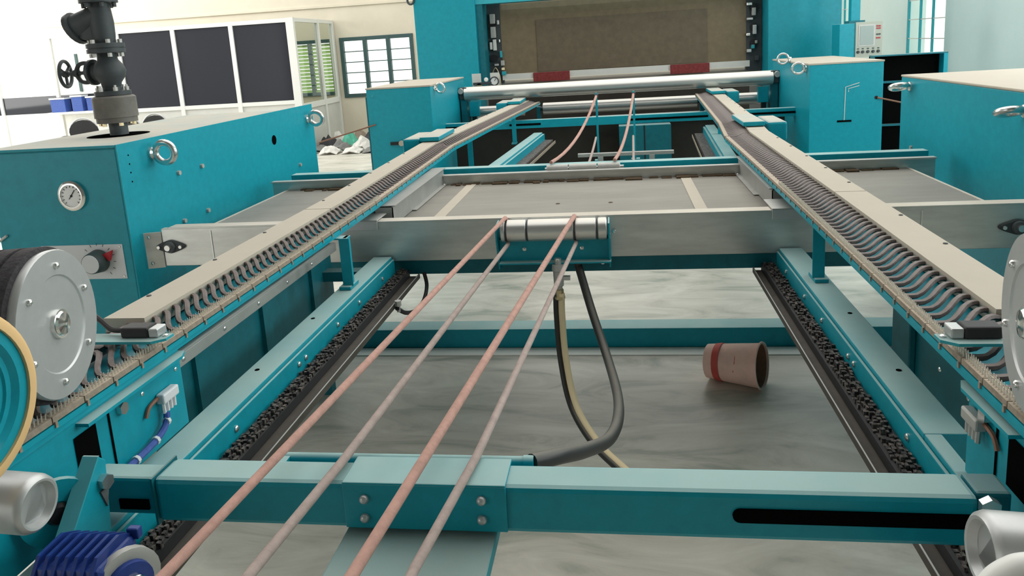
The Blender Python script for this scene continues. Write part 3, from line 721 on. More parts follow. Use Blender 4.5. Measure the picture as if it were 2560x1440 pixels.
# ------------------------------------------------------------------ steam pipe with valve and strainer
px, py = -2.425, 3.36
vp = T('steam_valve', 'dark flanged steam pipe with globe valve and strainer on the gauge cabinet', 'valve', (px, py, 1.39))
def PZ(prof, name, m, n=24): return MB().lathe((px, py, 0), (0, 0, 1), prof, n).build(name, m, vp, True)
PZ([(1.394, .042), (1.47, .042)], 'riser_pipe', 'pipe_grey')
PZ([(1.455, .092), (1.478, .092), (1.480, .098), (1.575, .098), (1.582, .090), (1.586, .07)], 'flange_guard', 'clamp_grey')
for i in range(6):
    a = i*PI/3+.3; MB().lathe((px+.076*math.cos(a), py+.076*math.sin(a), 1.44), (0, 0, 1), [(0, .011), (.016, .011)], 6).build('bolt', 'brass', vp)
PZ([(1.586, .082), (1.606, .082), (1.608, .045), (1.63, .042)], 'lower_flange', 'dark_grey')
for i in range(6):
    a = i*PI/3+.3; MB().lathe((px+.066*math.cos(a), py+.066*math.sin(a), 1.606), (0, 0, 1), [(0, .011), (.018, .011), (.018, .006), (.028, .006)], 6).build('bolt', 'alu_dull', vp)
PZ([(1.62, .042), (1.645, .046), (1.672, .066), (1.70, .074), (1.728, .066), (1.755, .046), (1.79, .042)], 'valve_body', 'dark_grey')
PZ([(1.785, .045), (1.788, .085), (1.806, .085), (1.806, .08), (1.812, .08), (1.812, .085), (1.832, .085), (1.835, .05)], 'upper_flange', 'dark_grey')
for i in range(6):
    a = i*PI/3+.3
    for z in (1.768, 1.832): MB().lathe((px+.068*math.cos(a), py+.068*math.sin(a), z), (0, 0, 1), [(0, .011), (.018, .011)], 6).build('bolt', 'alu_dull', vp)
MB().lathe((px-.03, py, 1.70), (-1, 0, 0), [(0, .045), (.045, .045), (.047, .062), (.062, .062), (.064, .040), (.085, .034)], 20).build('bonnet', 'dark_grey', vp, True)
yk = MB()
for dz in (-1, 1): yk.tube(smooth_path([(px-.09, py, 1.70+dz*.030), (px-.12, py, 1.70+dz*.046), (px-.155, py, 1.70+dz*.040), (px-.175, py, 1.70+dz*.012)], 5), .010, 8)
yk.lathe((px-.165, py, 1.70), (-1, 0, 0), [(0, .018), (.02, .018)], 12); yk.build('yoke', 'dark_grey', vp, True)
MB().cyl((px-.06, py, 1.70), (px-.262, py, 1.70), .009, 10).build('stem', 'dark_grey', vp, True)
hx = px-.235; hw = MB(); hax = Vector((-1, -.25, 0)).normalized()
hw.torus((hx, py, 1.70), hax, .062, .0085, 32, 8); hw.lathe(Vector((hx, py, 1.70))-hax*.012, hax, [(0, .016), (.024, .016)], 12)
sdv = hax.cross(Vector((0, 0, 1))).normalized()
for i in range(3):
    a = i*2*PI/3+.6; d = sdv*math.cos(a)+Vector((0, 0, 1))*math.sin(a); hw.tube([Vector((hx, py, 1.70))+d*.01, Vector((hx, py, 1.70))+d*.06], .009, 8, flat=.6)
hw.build('handwheel', 'dark_grey', vp, True)
PZ([(1.835, .048), (1.87, .052), (1.93, .054), (1.98, .050), (2.02, .046)], 'strainer_body', 'dark_grey')
MB().lathe((px-.0, py, 1.97), Vector((-.78, 0, -.34)), [(0, .05), (.10, .060), (.135, .064), (.135, .078), (.158, .078), (.16, .05), (.172, .03)], 20).build('strainer_leg', 'dark_grey', vp, True)
MB().prism([(px-.02, 1.84), (px-.02, 1.99), (px-.13, 1.905), (px-.11, 1.86)], 'y', py-.04, py+.04).build('strainer_web', 'dark_grey', vp, bevel=.01)
PZ([(2.02, .046), (2.022, .085), (2.042, .085), (2.048, .085), (2.068, .085), (2.07, .045), (2.6, .042)], 'top_flange', 'dark_grey')
for i in range(6):
    a = i*PI/3+.3; MB().lathe((px+.068*math.cos(a), py+.068*math.sin(a), 2.0), (0, 0, 1), [(0, .011), (.02, .011)], 6).build('bolt', 'dark_grey', vp)

# ------------------------------------------------------------------ near left: brush wheel, sensor, carriage, gearbox, rollers
def brush_wheel(label, x, s, y, z, R, turn=.21):
    """s: side the bright face looks to; turn: toe-in angle of the axle"""
    t = T('brush_wheel', label, 'wheel', (x, y, z-R))
    c = Vector((x, y, z)); a = Vector((s*math.cos(turn), math.sin(turn), 0)); u = Vector((-a.y, a.x, 0)); w = Vector((0, 0, 1))
    MB().lathe(c, a, [(-.016, R*.985), (-.004, R), (0, R*.985), (0, R*.66), (-.003, R*.64), (-.003, R*.2)], 56).build('face_disc', 'alu', t, True)
    MB().lathe(c, a, [(-.004, R*.20), (.004, R*.195), (.004, R*.17), (.008, R*.15), (.010, R*.07), (.011, .003)], 24).build('hub_cap', 'chrome', t, True)
    pr = [(-.016, R*1.0)]
    for i in range(3): pr += [(-.020-.035*i, R*1.045), (-.046-.035*i, R*1.045), (-.049-.035*i, R*1.0), (-.053-.035*i, R*1.0)]
    pr += [(-.13, R*.5)]
    MB().lathe(c, a, pr, 56).build('brush_ring', 'brush', t, True)
    for i in range(6):
        g = i*PI/3+.35; bolt(t, c+(u*math.cos(g)+w*math.sin(g))*R*.78, a, .0065, .007, 'steel_clean')
    MB().cyl(c-a*.12, c-a*.30, .045, 20).build('motor_shaft', 'dark_grey', t, True)
    return t
brush_wheel('bright aluminium disc with black brush ring on the chain rail below the gauge', -1.04, 1, 1.188, 1.246, .139)
brush_wheel('bright aluminium disc with black brush ring mounted on the bucket-side chain rail', .600, -1, 1.165, 1.240, .139)
def sensor(label, x, y, s):
    t = T('edge_sensor', label, 'sensor', (x, y, 1.10))
    MB().prism([(x-s*.14, y-.03), (x+s*.03, y-.03), (x+s*.055, y-.01), (x+s*.055, y+.02), (x-s*.14, y+.02)], 'z', 1.103, 1.109).build('plate', 'teal_light', t)
    B(x-s*.055, x+s*.012, y-.010, y+.030, 1.109, 1.133).build('body', 'rubber', t, bevel=.004)
    B(x+s*.012, x+s*.035, y-.008, y+.028, 1.109, 1.130).build('head', 'alu', t, bevel=.003)
    MB().tube(smooth_path([(x-s*.055, y+.01, 1.121), (x-s*.09, y+.012, 1.122), (x-s*.13, y+.03, 1.138), (x-s*.17, y+.05, 1.15)], 5), .006, 8).build('cable', 'black', t, True)
    bolt(t, (x+s*.045, y+.005, 1.109), (0, 0, 1), .006, .005)
sensor('small black edge sensor on a plate beside the gauge-side brush wheel', -1.07, 1.46, 1)
sensor('small black edge sensor on a plate beside the bucket-side brush wheel', .64, 1.43, -1)

def carriage(label, x, s, y0, y1, zb, m):
    t = T('rail_carriage', label, 'bracket', (x, (y0+y1)/2, zb))
    B(x, x-s*.012, y0, y1, zb, 1.043).build('side_plate', m, t, bevel=.002)
    MB().prism([(x-s*.01, y0+.25), (x+s*.028, y0+.25), (x+s*.028, y1-.03), (x+s*.016, y1), (x-s*.01, y1)], 'z', 1.030, 1.037).build('top_flange', 'teal', t)
    B(x+s*.002, x+s*.0025, 1.187, 1.248, .92, 1.012).build('window_opening', 'void', t)
    B(x+s*.001, x+s*.003, 1.285, 1.289, zb, 1.015).build('panel_gap', 'void', t)
    hexbolt((x, 1.325, 1.005), (s, 0, 0), .014, .012).build('bolt', 'steel_clean', t)
    for (y, z) in ((1.40, 1.0), (1.528, 1.0)): bolt(t, (x, y, z), (s, 0, 0), .005, .003)
    return t
carriage('bright teal carriage plate with wired connector below the gauge-side rail', -1.058, 1, .95, 1.55, .852, 'teal')
carriage('teal carriage plate with connector in shade below the bucket-side rail', .632, -1, .95, 1.40, .852, 'teal')
def connector(label, x, s, y, z, m='alu'):
    t = T('wire_connector', label, 'connector', (x+s*.012, y, z))
    B(x+s*.001, x+s*.022, y-.038, y+.022, z-.012, z+.012).build('shell', m, t, bevel=.004)
    for i in range(4): MB().tube([(x+s*.012, y-.030+i*.014, z-.01), (x+s*.014, y-.032+i*.013, z-.035)], .0045, 6).build('wire', m, t)
    MB().tube(smooth_path([(x+s*.006, y-.036, z+.004), (x+s*.006, y-.070, z-.002), (x+s*.006, y-.085, z-.020)], 5), .0045, 6).build('bracket_wire', 'rust_rod', t, True)
    return t
connector('white multi-way plug with brown lead on the bright carriage plate', -1.058, 1, 1.478, .965, 'plate_white')
connector('dusty plug with brown lead on the shaded carriage plate', .632, -1, 1.36, .985, 'alu_dull')
cbp = smooth_path([(-1.043, 1.452, .930), (-1.042, 1.440, .905), (-1.043, 1.40, .888), (-1.044, 1.33, .882), (-1.044, 1.26, .880), (-1.040, 1.17, .88), (-1.035, 1.10, .885)])
bc = T('cable_bundle', 'blue cable bundle with pale ties along the bright carriage plate', 'cable', (-1.04, 1.3, .87))
MB().tube(cbp, .0075, 8).build('bundle', 'blue_cable', bc, True)
for i in (6, 16, 24, 32): MB().tube([cbp[i]-Vector((0, .004, 0)), cbp[i]+Vector((0, .004, 0))], .010, 8).build('cable_tie', 'plate_white', bc)

# bracket of the front beam and shaft flange
br = T('beam_bracket', 'bright teal tapered bracket bolted to the cross beam above the blue gearbox', 'bracket', (-1.0, 1.12, .70))
MB().prism([(1.121, 1.017), (1.138, 1.0), (1.105, .72), (.94, .72), (.97, .852), (.99, .874)], 'x', -.967, -.955).build('plate', 'teal', br, bevel=.002)
MB().prism([(1.119, 1.017), (1.123, 1.017), (.972, .852), (.966, .852)], 'x', -.985, -.954).build('return_edge', 'teal_light', br)
hexbolt((-.955, 1.121, .968), (1, -.2, 0), .014, .014).build('bolt', 'steel_clean', br)
MB().prism([(1.108, .953), (1.130, .953), (1.119, .918)], 'x', -.955, -.951).build('lock_tab', 'pipe_grey', br)
shf = T('shaft_flange', 'round teal flange on a dark shaft behind the silver roller end', 'flange', (-1.07, 1.06, .87))
MB().lathe((-1.005, 1.065, .940), (.75, -.65, 0), [(-.008, .062), (.004, .062), (.004, .022), (.001, .020)], 32).build('disc', 'teal', shf, True)
MB().cyl((-1.01, 1.07, .940), (-1.035, 1.092, .940), .030, 16).build('shaft', 'dark_grey', shf, True)
MB().lathe((-1.002, 1.062, .940), (.75, -.65, 0), [(0, .020), (.01, .016)], 14).build('hub', 'black', shf, True)

gb = T('gearbox', 'finned blue worm gearbox with round silver output flange', 'gearbox', (-.88, 1.0, .80))
gx, gy, gz = -.885, .985, .885
B(gx-.07, gx+.05, gy-.050, gy+.050, gz-.070, gz+.045).build('housing', 'blue', gb, bevel=.012)
for i in range(7):
    xx = gx-.066+i*.017; MB().prism([(gy-.058, gz-.07), (gy+.052, gz-.07), (gy+.055, gz+.040), (gy+.02, gz+.060), (gy-.035, gz+.058), (gy-.058, gz+.03)], 'x', xx, xx+.006).build('fin', 'blue', gb)
MB().lathe((gx+.05, gy, gz-.012), (.9, -.42, .0), [(0, .058), (.014, .058), (.016, .052), (.016, .040)], 24).build('output_flange', 'alu_dull', gb, True)
MB().lathe((gx+.060, gy-.006, gz-.012), (.9, -.42, .0), [(0, .042), (.014, .040), (.016, .030)], 24).build('bearing_cap', 'blue', gb, True)
MB().lathe((gx+.072, gy-.012, gz-.012), (.9, -.42, .0), [(0, .024), (.012, .023), (.016, .018)], 20).build('shaft_end', 'chrome', gb, True)
for dz in (-.045, .045): MB().box(gx+.034, gx+.056, gy+.044, gy+.058, gz+dz-.012, gz+dz+.008).build('lug', 'blue', gb, bevel=.003)

rw = T('guide_wheel', 'teal guide wheel with tan rubber tyre near the silver roller end', 'wheel', (-.90, .83, 1.13))  # guide wheel with a rubber tyre
wc = Vector((-.897, .815, 1.268)); wa = Vector((.98, -.05, 0)).normalized()
MB().lathe(wc, wa, [(-.02, .118), (-.02, .134), (.004, .134), (.008, .128), (.008, .118)], 56, closed=True).build('tyre', 'tan_ring', rw, True)
MB().lathe(wc, wa, [(-.018, .118), (.003, .118), (.004, .103), (-.004, .096), (-.004, .088), (-.008, .086), (-.008, .06), (.0, .055), (.0, .01)], 56).build('rim', 'teal', rw, True)
for i in range(5):
    a = i*2*PI/5+.2; bolt(rw, wc+Vector((-.004, .072*math.cos(a), .072*math.sin(a))), (1, -.05, 0), .010, .010)
MB().cyl(wc-wa*.02, wc-wa*.3, .03, 16).build('axle', 'dark_grey', rw, True)

def tube_roller(label, xe, s, y, z, R, L, m='alu', lean=0.):
    t = T('roller_tube', label, 'roller', (xe-s*L/2, y, z-R)); a = Vector((s, 0, -lean)).normalized(); o = Vector((xe, y, z))
    MB().lathe(o, a, [(-L, R), (-.012, R), (-.004, R*.94), (0, R*.84), (-.001, R*.76), (-.008, R*.70), (-.012, R*.66)], 40).build('tube', m, t, True)
    MB().lathe(o-a*.013, a, [(0, R*.66), (.001, R*.66)], 30).build('end_plug', 'alu_dull', t)
    return t
tube_roller('dull silver roller end below the tan-tyred guide wheel', -.882, 1, .905, 1.067, .044, .45, 'alu', .05)
tube_roller('whiter roller end in front of the dull silver roller', -.895, 1, .790, 1.070, .050, .4, 'white_paint', .05)
tube_roller('dull silver roller end beside the dark slot of the cross beam', .432, -1, .905, 1.040, .050, .5, 'alu', -.06)
rg = T('bent_tube', 'bent white tube in front of the silver roller on the bucket side', 'tube', (.43, .80, .95))
MB().tube(smooth_path([(.385, .80, .98), (.388, .80, 1.04), (.398, .80, 1.072), (.415, .80, 1.090), (.44, .80, 1.098), (.52, .80, 1.10)]), .0165, 14).build('tube', 'white_paint', rg, True)
g2 = T('gearbox', 'dark blue gearbox corner in shade under the slotted beam end', 'gearbox', (.5, 1.0, .80))
B(.41, .50, .97, 1.06, .78, .86).build('housing', 'blue', g2, bevel=.01)
for i in range(5): B(.406+i*.02, .412+i*.02, .962, 1.065, .78, .868).build('fin', 'blue', g2)

# ------------------------------------------------------------------ far boxes and rollers
fl = T('machine_box', 'teal box with eye bolt and wing latch beside the scrap heap', 'cabinet', (-2.1, 7.8, 0))
B(-2.40, -1.765, 7.0, 8.6, .02, 1.372).build('body', 'teal_cover', fl, bevel=.005); B(-2.36, -1.8, 7.04, 8.55, 0, .02).build('plinth', 'black', fl)
B(-2.405, -1.76, 6.996, 8.604, 1.372, 1.386).build('top_sheet', 'cream', fl)
B(-2.43, -2.40, 7.05, 7.08, .1, 1.30).build('door_edge', 'teal_dark', fl)
eye_bolt(fl, (-1.765, 7.15, 1.345), (1, -.1, 0), .045, .011, (.3, 1, .1))
MB().box(-2.20, -1.98, 6.985, 7.0, .828, .858).build('wing_latch', 'black', fl); MB().lathe((-2.088, 6.985, .843), (0, -1, 0), [(0, .028), (.015, .026)], 14).build('latch_screw', 'cream', fl, True)
MB().box(-1.965, -1.960, 6.996, 7.0, .05, .84).build('door_seam', 'alu_dull', fl)
hexbolt((-2.34, 7.0, 1.31), (0, -1, 0), .012, .008).build('bolt', 'teal_light', fl)
tag(MB().cyl((-2.33, 6.985, 1.035), (-2.93, 7.0, .885), .007, 8).build('tie_rod', 'rust_rod', smooth=True, loc=(-2.6, 7, .9)), 'thin rusty rod sticking out of the box by the scrap heap', 'rod')
fr2 = T('machine_box', 'teal box with bent white scratch mark beside the far roller', 'cabinet', (2.0, 7.8, 0))
B(1.69, 2.31, 7.0, 8.6, .02, 1.372).build('body', 'teal_cover', fr2, bevel=.005); B(1.72, 2.28, 7.04, 8.55, 0, .02).build('plinth', 'black', fr2)
B(1.685, 2.315, 6.996, 8.604, 1.372, 1.386).build('top_sheet', 'cream', fr2)
sm = MB()
sm.tube([(1.988, 6.998, .86), (1.995, 6.998, 1.165), (2.11, 6.998, 1.198)], .0035, 6); sm.tube([(2.02, 6.998, 1.12), (2.02, 6.998, 1.150), (2.11, 6.998, 1.172)], .003, 6)
sm.build('scratch_mark', 'white_dull', fr2); B(1.93, 2.05, 6.994, 7.0, .856, .872).build('handle_slot', 'void', fr2)
MB().lathe((2.255, 7.0, 1.060), (0, -1, 0), [(0, .016), (.002, .016)], 12).build('rod_hole', 'black', fr2)
eye_bolt(fr2, (1.69, 7.12, 1.335), (-1, -.2, .15), .052, .011, (.25, 1, .35)); eye_bolt(fr2, (1.69, 7.75, 1.40), (-1, 0, .2), .050, .011, (.2, 1, .1))
tag(MB().cyl((2.26, 6.985, 1.06), (2.75, 6.9, .93), .007, 8).build('tie_rod', 'rust_rod', smooth=True, loc=(2.5, 7, .98)), 'thin rusty rod sticking out of the box with the white scratch', 'rod')
oc = T('open_cabinet', 'open dark-fronted teal cabinet standing behind the scratched box', 'cabinet', (2.6, 7.4, 0))
B(2.325, 2.93, 7.42, 7.45, 0, 1.40).build('back_panel', 'void', oc); B(2.325, 2.96, 7.32, 7.45, 1.40, 1.412).build('top_panel', 'teal_dark', oc)  # black back and darker teal paint the shade inside the cabinet
B(2.925, 2.96, 7.32, 7.45, 0, 1.40).build('side_panel', 'teal', oc); B(2.325, 2.335, 7.32, 7.42, 0, 1.40).build('side_panel', 'teal_dark', oc)
for z in (.3, .75, 1.15): B(2.335, 2.925, 7.40, 7.42, z, z+.02).build('inner_rail', 'teal_dark', oc)
def long_roller(label, x0, x1, y, z, R, m='roller_steel'):
    t = T('guide_roller', label, 'roller', ((x0+x1)/2, y, z-R))
    MB().lathe((x0, y, z), (1, 0, 0), [(0, R*.9), (.004, R), (x1-x0-.004, R), (x1-x0, R*.9)], 40).build('drum', m, t, True)
    for x, s in ((x0, -1), (x1, 1)): MB().cyl((x, y, z), (x+s*.06, y, z), R*.35, 14).build('journal', 'dark_grey', t, True)
    return t
long_roller('long polished guide roller spanning between the two far boxes', -1.70, 1.63, 8.30, 1.206, .076)
lr = long_roller('lower dusty guide roller under the long polished roller middle part', -.84, .86, 8.45, .985, .066)
long_roller('lower dusty guide roller stub beside the scrap-side far box', -1.66, -1.05, 8.45, .982, .064)
long_roller('lower dusty guide roller stub beside the scratched far box', 1.12, 1.62, 8.45, .985, .064)
for x in (-.89, .91): B(x-.02, x+.02, 8.41, 8.49, 0, 1.01).build('stand', 'teal_dark', lr)
for x, s, lab in ((-1.712, 1, 'dark bearing stand holding the far rollers by the scrap-side box'), (1.645, -1, 'dark bearing stand holding the far rollers by the scratched box')):
    t = T('bearing_stand', lab, 'stand', (x, 8.35, 0))
    B(x-.035, x+.035, 8.28, 8.50, 0, 1.16).build('column', 'teal_dark', t); B(x-.045, x+.045, 8.255, 8.345, 1.15, 1.28).build('bearing_block', 'dark_grey', t, bevel=.01)
    B(x+s*.06, x+s*.17, 8.27, 8.33, .95, 1.12).build('side_block', 'teal', t, bevel=.006); B(x+s*.07, x+s*.12, 8.34, 8.40, 0, .95).build('prop', 'dark_grey', t)
    MB().lathe((x-s*.02, 8.25, 1.24), (0, -1, 0), [(0, .035), (.02, .03)], 14).build('end_cap', 'alu_dull', t, True)
mw = T('machine_deck', 'dim grey machine deck below the far rollers', 'deck', (0, 8.9, 0))
B(-1.65, 1.6, 8.62, 9.6, .70, .76).build('deck_sheet', 'deck', mw); B(-1.65, 1.6, 9.55, 9.6, .76, 1.2).build('back_sheet', 'interior_shade', mw)  # both coloured dark to paint the shade behind the far rollers
for x in (-1.6, 0, 1.5): B(x, x+.06, 8.7, 9.5, 0, .70).build('support', 'teal_dark', mw)
B(-.30, 1.2, 8.58, 8.62, .80, .86).build('pale_bar', 'alu_dull', mw)
gm = T('dial_mount', 'pale plates with a black-rimmed dial behind the scrap-side far box', 'dial', (-1.6, 9.0, 1.2))
for x in (-1.74, -1.515):
    B(x, x+.11, 9.0, 9.012, 1.215, 1.40).build('mount_plate', 'white_dull', gm)
MB().lathe((-1.465, 8.995, 1.30), (0, -1, 0), [(0, .055), (.02, .055), (.024, .048), (.012, .044)], 28).build('rim', 'black', gm, True)
MB().lathe((-1.465, 8.984, 1.30), (0, -1, 0), [(0, .044), (.002, .044)], 24).build('dial_face', 'face_white', gm)
MB().tube([(-1.465, 8.98, 1.30), (-1.445, 8.98, 1.33)], .003, 4).build('needle', 'black', gm)
B(-1.72, -1.50, 8.95, 8.99, 1.265, 1.295).build('bracket', 'dark_grey', gm); MB().lathe((-1.65, 8.97, 1.25), (0, -1, 0), [(0, .04), (.02, .035)], 14).build('valve', 'brass', gm, True)

# ------------------------------------------------------------------ printing range in the background
pm_ = T('printing_machine', 'tall teal machine frame with wide brown felt belt at the hall end', 'machine', (0, 10.5, 0))
B(-2.66, -1.83, 10.0, 11.3, 0, 2.75).build('side_housing', 'teal', pm_, bevel=.01)
B(1.905, 2.785, 10.0, 11.3, 0, 2.75).build('side_housing', 'teal', pm_, bevel=.01)
MB().prism([(10.05, 2.27), (10.30, 2.27), (10.30, 2.60), (10.10, 2.60)], 'x', -1.83, 1.905).build('top_beam', 'teal_light', pm_)
pro = []
for i in range(9):
    a = i/8*PI*.5; pro.append((10.40+.45*(1-math.cos(a)), 2.02+.45*math.sin(a)))
outer = [(10.40, 1.31), (10.395, 1.7)]+pro; inner = [(y+.02, z-.004) for y, z in outer][::-1]
MB().prism(outer+inner, 'x', -1.56, 1.70).build('belt', 'belt', pm_)
MB().prism([(10.385, 1.335), (10.392, 1.335), (10.389, 2.03), (10.382, 2.03)], 'x', -1.07, 1.2).build('belt_overlay', 'belt_dark', pm_)  # darker panel across the middle of the belt
B(-1.57, 1.74, 10.36, 10.40, 1.245, 1.325).build('doctor_bar', 'white_dull', pm_)
for a, b in ((-1.14, -.64), (.71, 1.22)): B(a, b, 10.33, 10.37, 1.20, 1.325).build('red_clamp', 'clamp_red', pm_, bevel=.004)
B(-1.83, 1.9, 10.45, 11.2, .2, 1.20).build('lower_body', 'interior', pm_)
B(-1.80, -1.56, 10.40, 10.5, 1.2, 2.3).build('gear_well', 'dark_grey', pm_); B(1.70, 1.90, 10.40, 10.5, 1.2, 2.3).build('gear_well', 'dark_grey', pm_)
B(-1.83, -1.74, 10.06, 10.4, 1.2, 2.28).build('inner_cheek', 'teal_dark', pm_)
random.seed(11)
for k, (x, z, w, h, m) in enumerate([(-1.66, 2.08, .07, .13, 'alu_dull'), (-1.66, 1.90, .07, .15, 'alu_dull'), (-1.70, 1.72, .035, .10, 'white_dull'), (-1.65, 1.73, .045, .15, 'white_dull'), (-1.585, 2.03, .03, .06, 'alu'), (-1.58, 1.78, .02, .04, 'chrome'), (-1.57, 1.60, .03, .09, 'teal_light'), (-1.555, 1.48, .05, .07, 'alu_dull'), (-1.555, 1.40, .04, .035, 'hose_cream'), (-1.545, 1.34, .06, .05, 'teal_light'), (-1.64, 1.46, .06, .03, 'alu_dull'),
                                         (1.735, 2.05, .07, .04, 'chrome'), (1.74, 1.86, .08, .03, 'alu'), (1.72, 1.66, .05, .035, 'chrome'), (1.80, 1.72, .05, .12, 'alu'), (1.79, 1.95, .05, .10, 'alu_dull'), (1.73, 1.45, .06, .04, 'alu'), (1.82, 1.56, .03, .04, 'alu_dull'), (1.78, 1.50, .04, .05, 'teal_light'), (1.83, 1.35, .05, .06, 'dark_grey'), (1.74, 2.15, .09, .05, 'alu')]):
    B(x-w/2, x+w/2, 10.33, 10.39, z-h/2, z+h/2).build('gear_fitting', m, pm_, bevel=.006)
for x in (-1.68, 1.80):
    for z in (1.55, 1.75, 2.0): MB().lathe((x, 10.39, z), (0, -1, 0), [(0, .05), (.03, .05), (.03, .02)], 16).build('gear_wheel', 'black', pm_, True)
MB().tube(smooth_path([(-1.72, 10.34, 1.18), (-1.71, 10.34, 1.32), (-1.66, 10.34, 1.42), (-1.61, 10.34, 1.32), (-1.60, 10.34, 1.18)]), .008, 8).build('orange_lead', 'brass', pm_, True)
MB().lathe((-1.745, 10.02, 1.28), (0, -1, 0), [(0, .03), (.01, .02)], 14).build('lamp', 'white_paint', pm_, True)
MB().torus((-2.69, 10.0, 2.38), (.3, 1, 0), .05, .015).build('lifting_eye', 'dark_grey', pm_, True)
# operator pendant
cp = T('control_panel', 'beige operator panel with grey screen on a teal hanging box', 'control panel', (2.7, 9.2, 1.3))
B(2.50, 2.92, 9.05, 9.35, 1.34, 1.715).build('box', 'teal', cp, bevel=.005)
MB().box(2.67, 2.955, 9.035, 9.05, 1.335, 1.725).build('face_plate', 'panel_beige', cp, bevel=.003)
B(2.715, 2.86, 9.028, 9.035, 1.47, 1.68).build('screen', 'screen', cp); B(2.70, 2.875, 9.031, 9.036, 1.455, 1.695).build('screen_bezel', 'alu_dull', cp)
for z in (1.665, 1.64, 1.575, 1.535):
    for x in (2.89, 2.915): B(x, x+.018, 9.028, 9.035, z, z+.014).build('key', 'red' if z != 1.575 else 'dark_grey', cp)
for x in (2.70, 2.75, 2.805, 2.86, 2.915): MB().lathe((x, 9.035, 1.395), (0, -1, 0), [(0, .017), (.012, .016), (.018, .012)], 12).build('push_button', 'dark_grey', cp, True)
for x in (2.70, 2.75, 2.805, 2.86, 2.915): B(x-.010, x+.010, 9.030, 9.035, 1.425, 1.436).build('button_tag', 'dark_grey', cp)
B(2.64, 2.74, 9.12, 9.22, 1.74, 4.2).build('hanging_tube', 'teal', cp, bevel=.004); B(2.61, 2.78, 9.08, 9.26, 1.715, 1.745).build('collar', 'teal_dark', cp)

# ------------------------------------------------------------------ glazed office
of = T('office_partition', 'white framed office partition with dark glazing against the back wall', 'partition', (-8, 13.1, 0))
YP = 13.05; XC = -5.72; ZT = 2.44; ZB = .98
posts = [-9.15, -8.03, -6.89, -5.79]
for x in posts: B(x-.04, x+.04, YP-.034, YP+.034, 0, ZT+.004).build('post', 'white_paint', of)
B(-13.0, XC, YP-.03, YP+.03, ZT-.07, ZT).build('top_rail', 'white_paint', of)
B(-9.2, XC, YP-.03, YP+.03, ZB-.07, ZB).build('mid_rail', 'white_paint', of)
for a, b in zip(posts, posts[1:]):
    B(a+.04, b-.04, YP-.006, YP+.006, ZB, ZT-.07).build('pane', 'glass_dark', of)
    B(a+.04, b-.04, YP-.008, YP+.008, 0, ZB-.07).build('lower_panel', 'white_dull', of)
# return side with clear panes
for y in (YP, 14.18, YB-.06): B(XC-.05, XC+.034, y-.038, y+.035, 0, ZT+.006).build('post', 'white_paint', of)
B(XC-.03, XC+.03, YP, YB-.03, ZT-.07, ZT).build('top_rail', 'white_paint', of); B(XC-.03, XC+.03, YP, YB-.03, ZB-.18, ZB-.08).build('mid_rail', 'white_paint', of)
for a, b in ((YP+.04, 14.14), (14.22, YB-.10)):
    B(XC-.004, XC+.004, a, b, ZB-.08, ZT-.07).build('pane', 'pane_tint', of)
    B(XC-.006, XC+.006, a, b, 0, ZB-.18).build('lower_panel', 'white_dull', of)
# left stretch with white panels and a low dark window strip
for a, b in ((-13.0, -11.80), (-11.76, -10.60), (-10.50, -9.20)):
    B(a, b, YP-.008, YP+.008, 0, .985).build('lower_panel', 'white_paint', of); B(a, b, YP-.008, YP+.008, 1.31, ZT-.07).build('upper_panel', 'white_paint', of)
    B(a, b, YP-.004, YP+.004, .985, 1.31).build('pane', 'glass_dark', of)
for x in (-11.78, -10.55): B(x-.03, x+.03, YP-.034, YP+.034, 0, ZT+.004).build('post', 'white_paint', of)
B(-10.07, -10.02, YP-.03, YP+.02, 1.36, 2.06).build('dark_strip', 'frame_dark', of)
# blue trays leaning inside, just in front of the low strip
for x, w, h, lab in ((-10.42, .30, .27, 'widest blue crate at the end of the white ledge'), (-10.02, .22, .30, 'tallest blue crate in the middle of the white ledge'), (-9.72, .2, .27, 'small blue crate on the ledge next to the dark glazing')):
    t = T('storage_crate', lab, 'crate', (x, 12.9, .96), 'blue crates on the ledge')
    B(x-w/2, x+w/2, 12.82, 12.98, 1.0, 1.0+h).build('body', 'blue_cable', t, bevel=.006); B(x-w/2-.012, x+w/2+.012, 12.81, 12.99, 1.0+h-.03, 1.0+h).build('rim', 'plate_white', t)
tag(B(-10.65, -9.5, 12.78, 13.02, .96, 1.0).build('ledge_shelf', 'white_paint', loc=(-10, 12.9, .96)), 'white ledge carrying blue crates along the office partition', 'shelf')
def chair(label, x, y, rz, m):
    t = T('office_chair', label, 'chair', (0, 0, 0), 'chairs in front of the office')
    pts = [(.24*math.cos(a), .70+.20*math.sin(a)) for a in [2*PI*i/20 for i in range(20)]]
    MB().prism(pts, 'y', -.03, .01).build('backrest', m, t, bevel=.01)
    MB().prism([(.24*math.cos(a), -.22+.22*math.sin(a)) for a in [2*PI*i/20 for i in range(20)]], 'z', .40, .46).build('seat', m, t, bevel=.01)
    MB().torus((0, -.01, .70), (0, 1, 0), .225, .014).build('back_frame', 'alu', t, True)
    for sx in (-1, 1):
        MB().tube(smooth_path([(sx*.22, 0, .60), (sx*.27, -.05, .64), (sx*.27, -.30, .64), (sx*.24, -.36, .55), (sx*.22, -.36, 0)]), .012, 8).build('arm_leg', 'alu_dull', t, True)
        MB().tube([(sx*.18, .02, .75), (sx*.18, .06, 0)], .012, 8).build('leg', 'alu_dull', t, True)
    t.location = (x, y, 0); t.rotation_euler = (0, 0, rz); return t
chair('black round-backed chair with a steel arm standing apart from the others', -9.25, 11.9, .3, 'rubber')
chair('black round-backed chair seen just behind the steam pipe', -8.60, 12.2, -.1, 'rubber')
chair('black round-backed chair nearest the office corner', -8.05, 12.15, .1, 'rubber')

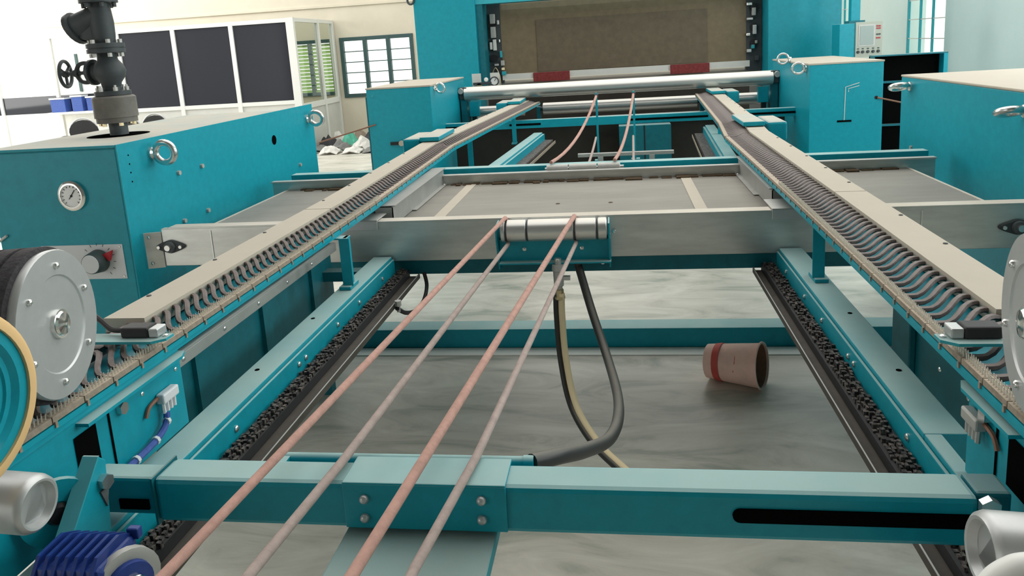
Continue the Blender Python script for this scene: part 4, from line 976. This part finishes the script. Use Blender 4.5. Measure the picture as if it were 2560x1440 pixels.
# ------------------------------------------------------------------ scrap heap by the wall
random.seed(23)
def scrap(x, y, sx, sy, h, m, label, group, z=.0):
    n = 7; mb = MB(); vs = []; top = []
    for i in range(n):
        for j in range(n):
            u = i/(n-1)*2-1; w = j/(n-1)*2-1
            e = max(0, 1-(abs(u)**2.2+abs(w)**2.2)*.62)
            top.append((x+u*sx+random.uniform(-.04, .04)*sx*2, y+w*sy+random.uniform(-.04, .04)*sy*2, z+.015+h*e*random.uniform(.55, 1.15)))
    vs = top+[(px_, py_, max(pz_-.012-.3*h*0, z+.001)) for px_, py_, pz_ in top]; fs = []
    q = n*n
    for i in range(n-1):
        for j in range(n-1):
            a = i*n+j; fs.append((a, a+1, a+n+1, a+n)); fs.append((q+a, q+a+n, q+a+n+1, q+a+1))
    ring = [i for i in range(n)]+[i*n+n-1 for i in range(1, n)]+[q-1-i for i in range(1, n)]+[(n-1-i)*n for i in range(1, n-1)]
    for a, b in zip(ring, ring[1:]+ring[:1]): fs.append((a, a+q, b+q, b))
    o = mb.add(vs, fs).build('scrap_sheet', m, loc=(x, y, z)); tag(o, label, 'scrap', group); return o
GS = 'scrap heap by the back wall'
ROWS = [
    (12.78, ((-5.62, 'scrap_brown', 'flat brownish mat beside the scrap heap', .06), (-5.15, 'scrap_white', 'large crumpled white sheet at the front of the scrap heap', .22), (-4.72, 'scrap_white', 'folded white sheet beside the large one in the scrap heap', .17), (-4.34, 'scrap_grey', 'grey sheet at the front corner of the scrap heap by the teal box', .14))),
    (13.20, ((-5.52, 'scrap_grey', 'crumpled grey sheet between the brown mat and the office side', .16), (-5.10, 'scrap_grey', 'crumpled grey sheet behind the large white one', .30), (-4.70, 'scrap_white', 'white sheet standing up in the middle of the scrap heap', .36), (-4.32, 'scrap_white', 'white sheet leaning beside the teal box in the scrap heap', .32))),
    (13.62, ((-5.50, 'scrap_dark', 'dark lump by the office corner of the scrap heap', .36), (-5.08, 'scrap_green', 'green plastic scrap on the heap', .40), (-4.68, 'scrap_dark', 'dark lump in the middle of the scrap heap', .40), (-4.30, 'scrap_grey', 'grey lump beside the teal box in the scrap heap', .44))),
    (14.08, ((-5.46, 'scrap_white', 'white sheet at the back of the heap by the office side', .40), (-5.02, 'scrap_brown', 'brownish crumpled sheet at the back of the heap', .46), (-4.60, 'scrap_white', 'white sheet at the back of the heap below the louvre window', .50), (-4.20, 'scrap_dark', 'dark lump at the back of the heap beside the teal box', .52)))]
for y, row in ROWS:
    for x, m, lab, h in row:
        scrap(x, y, .172, .175, h*.62, m, lab, GS)
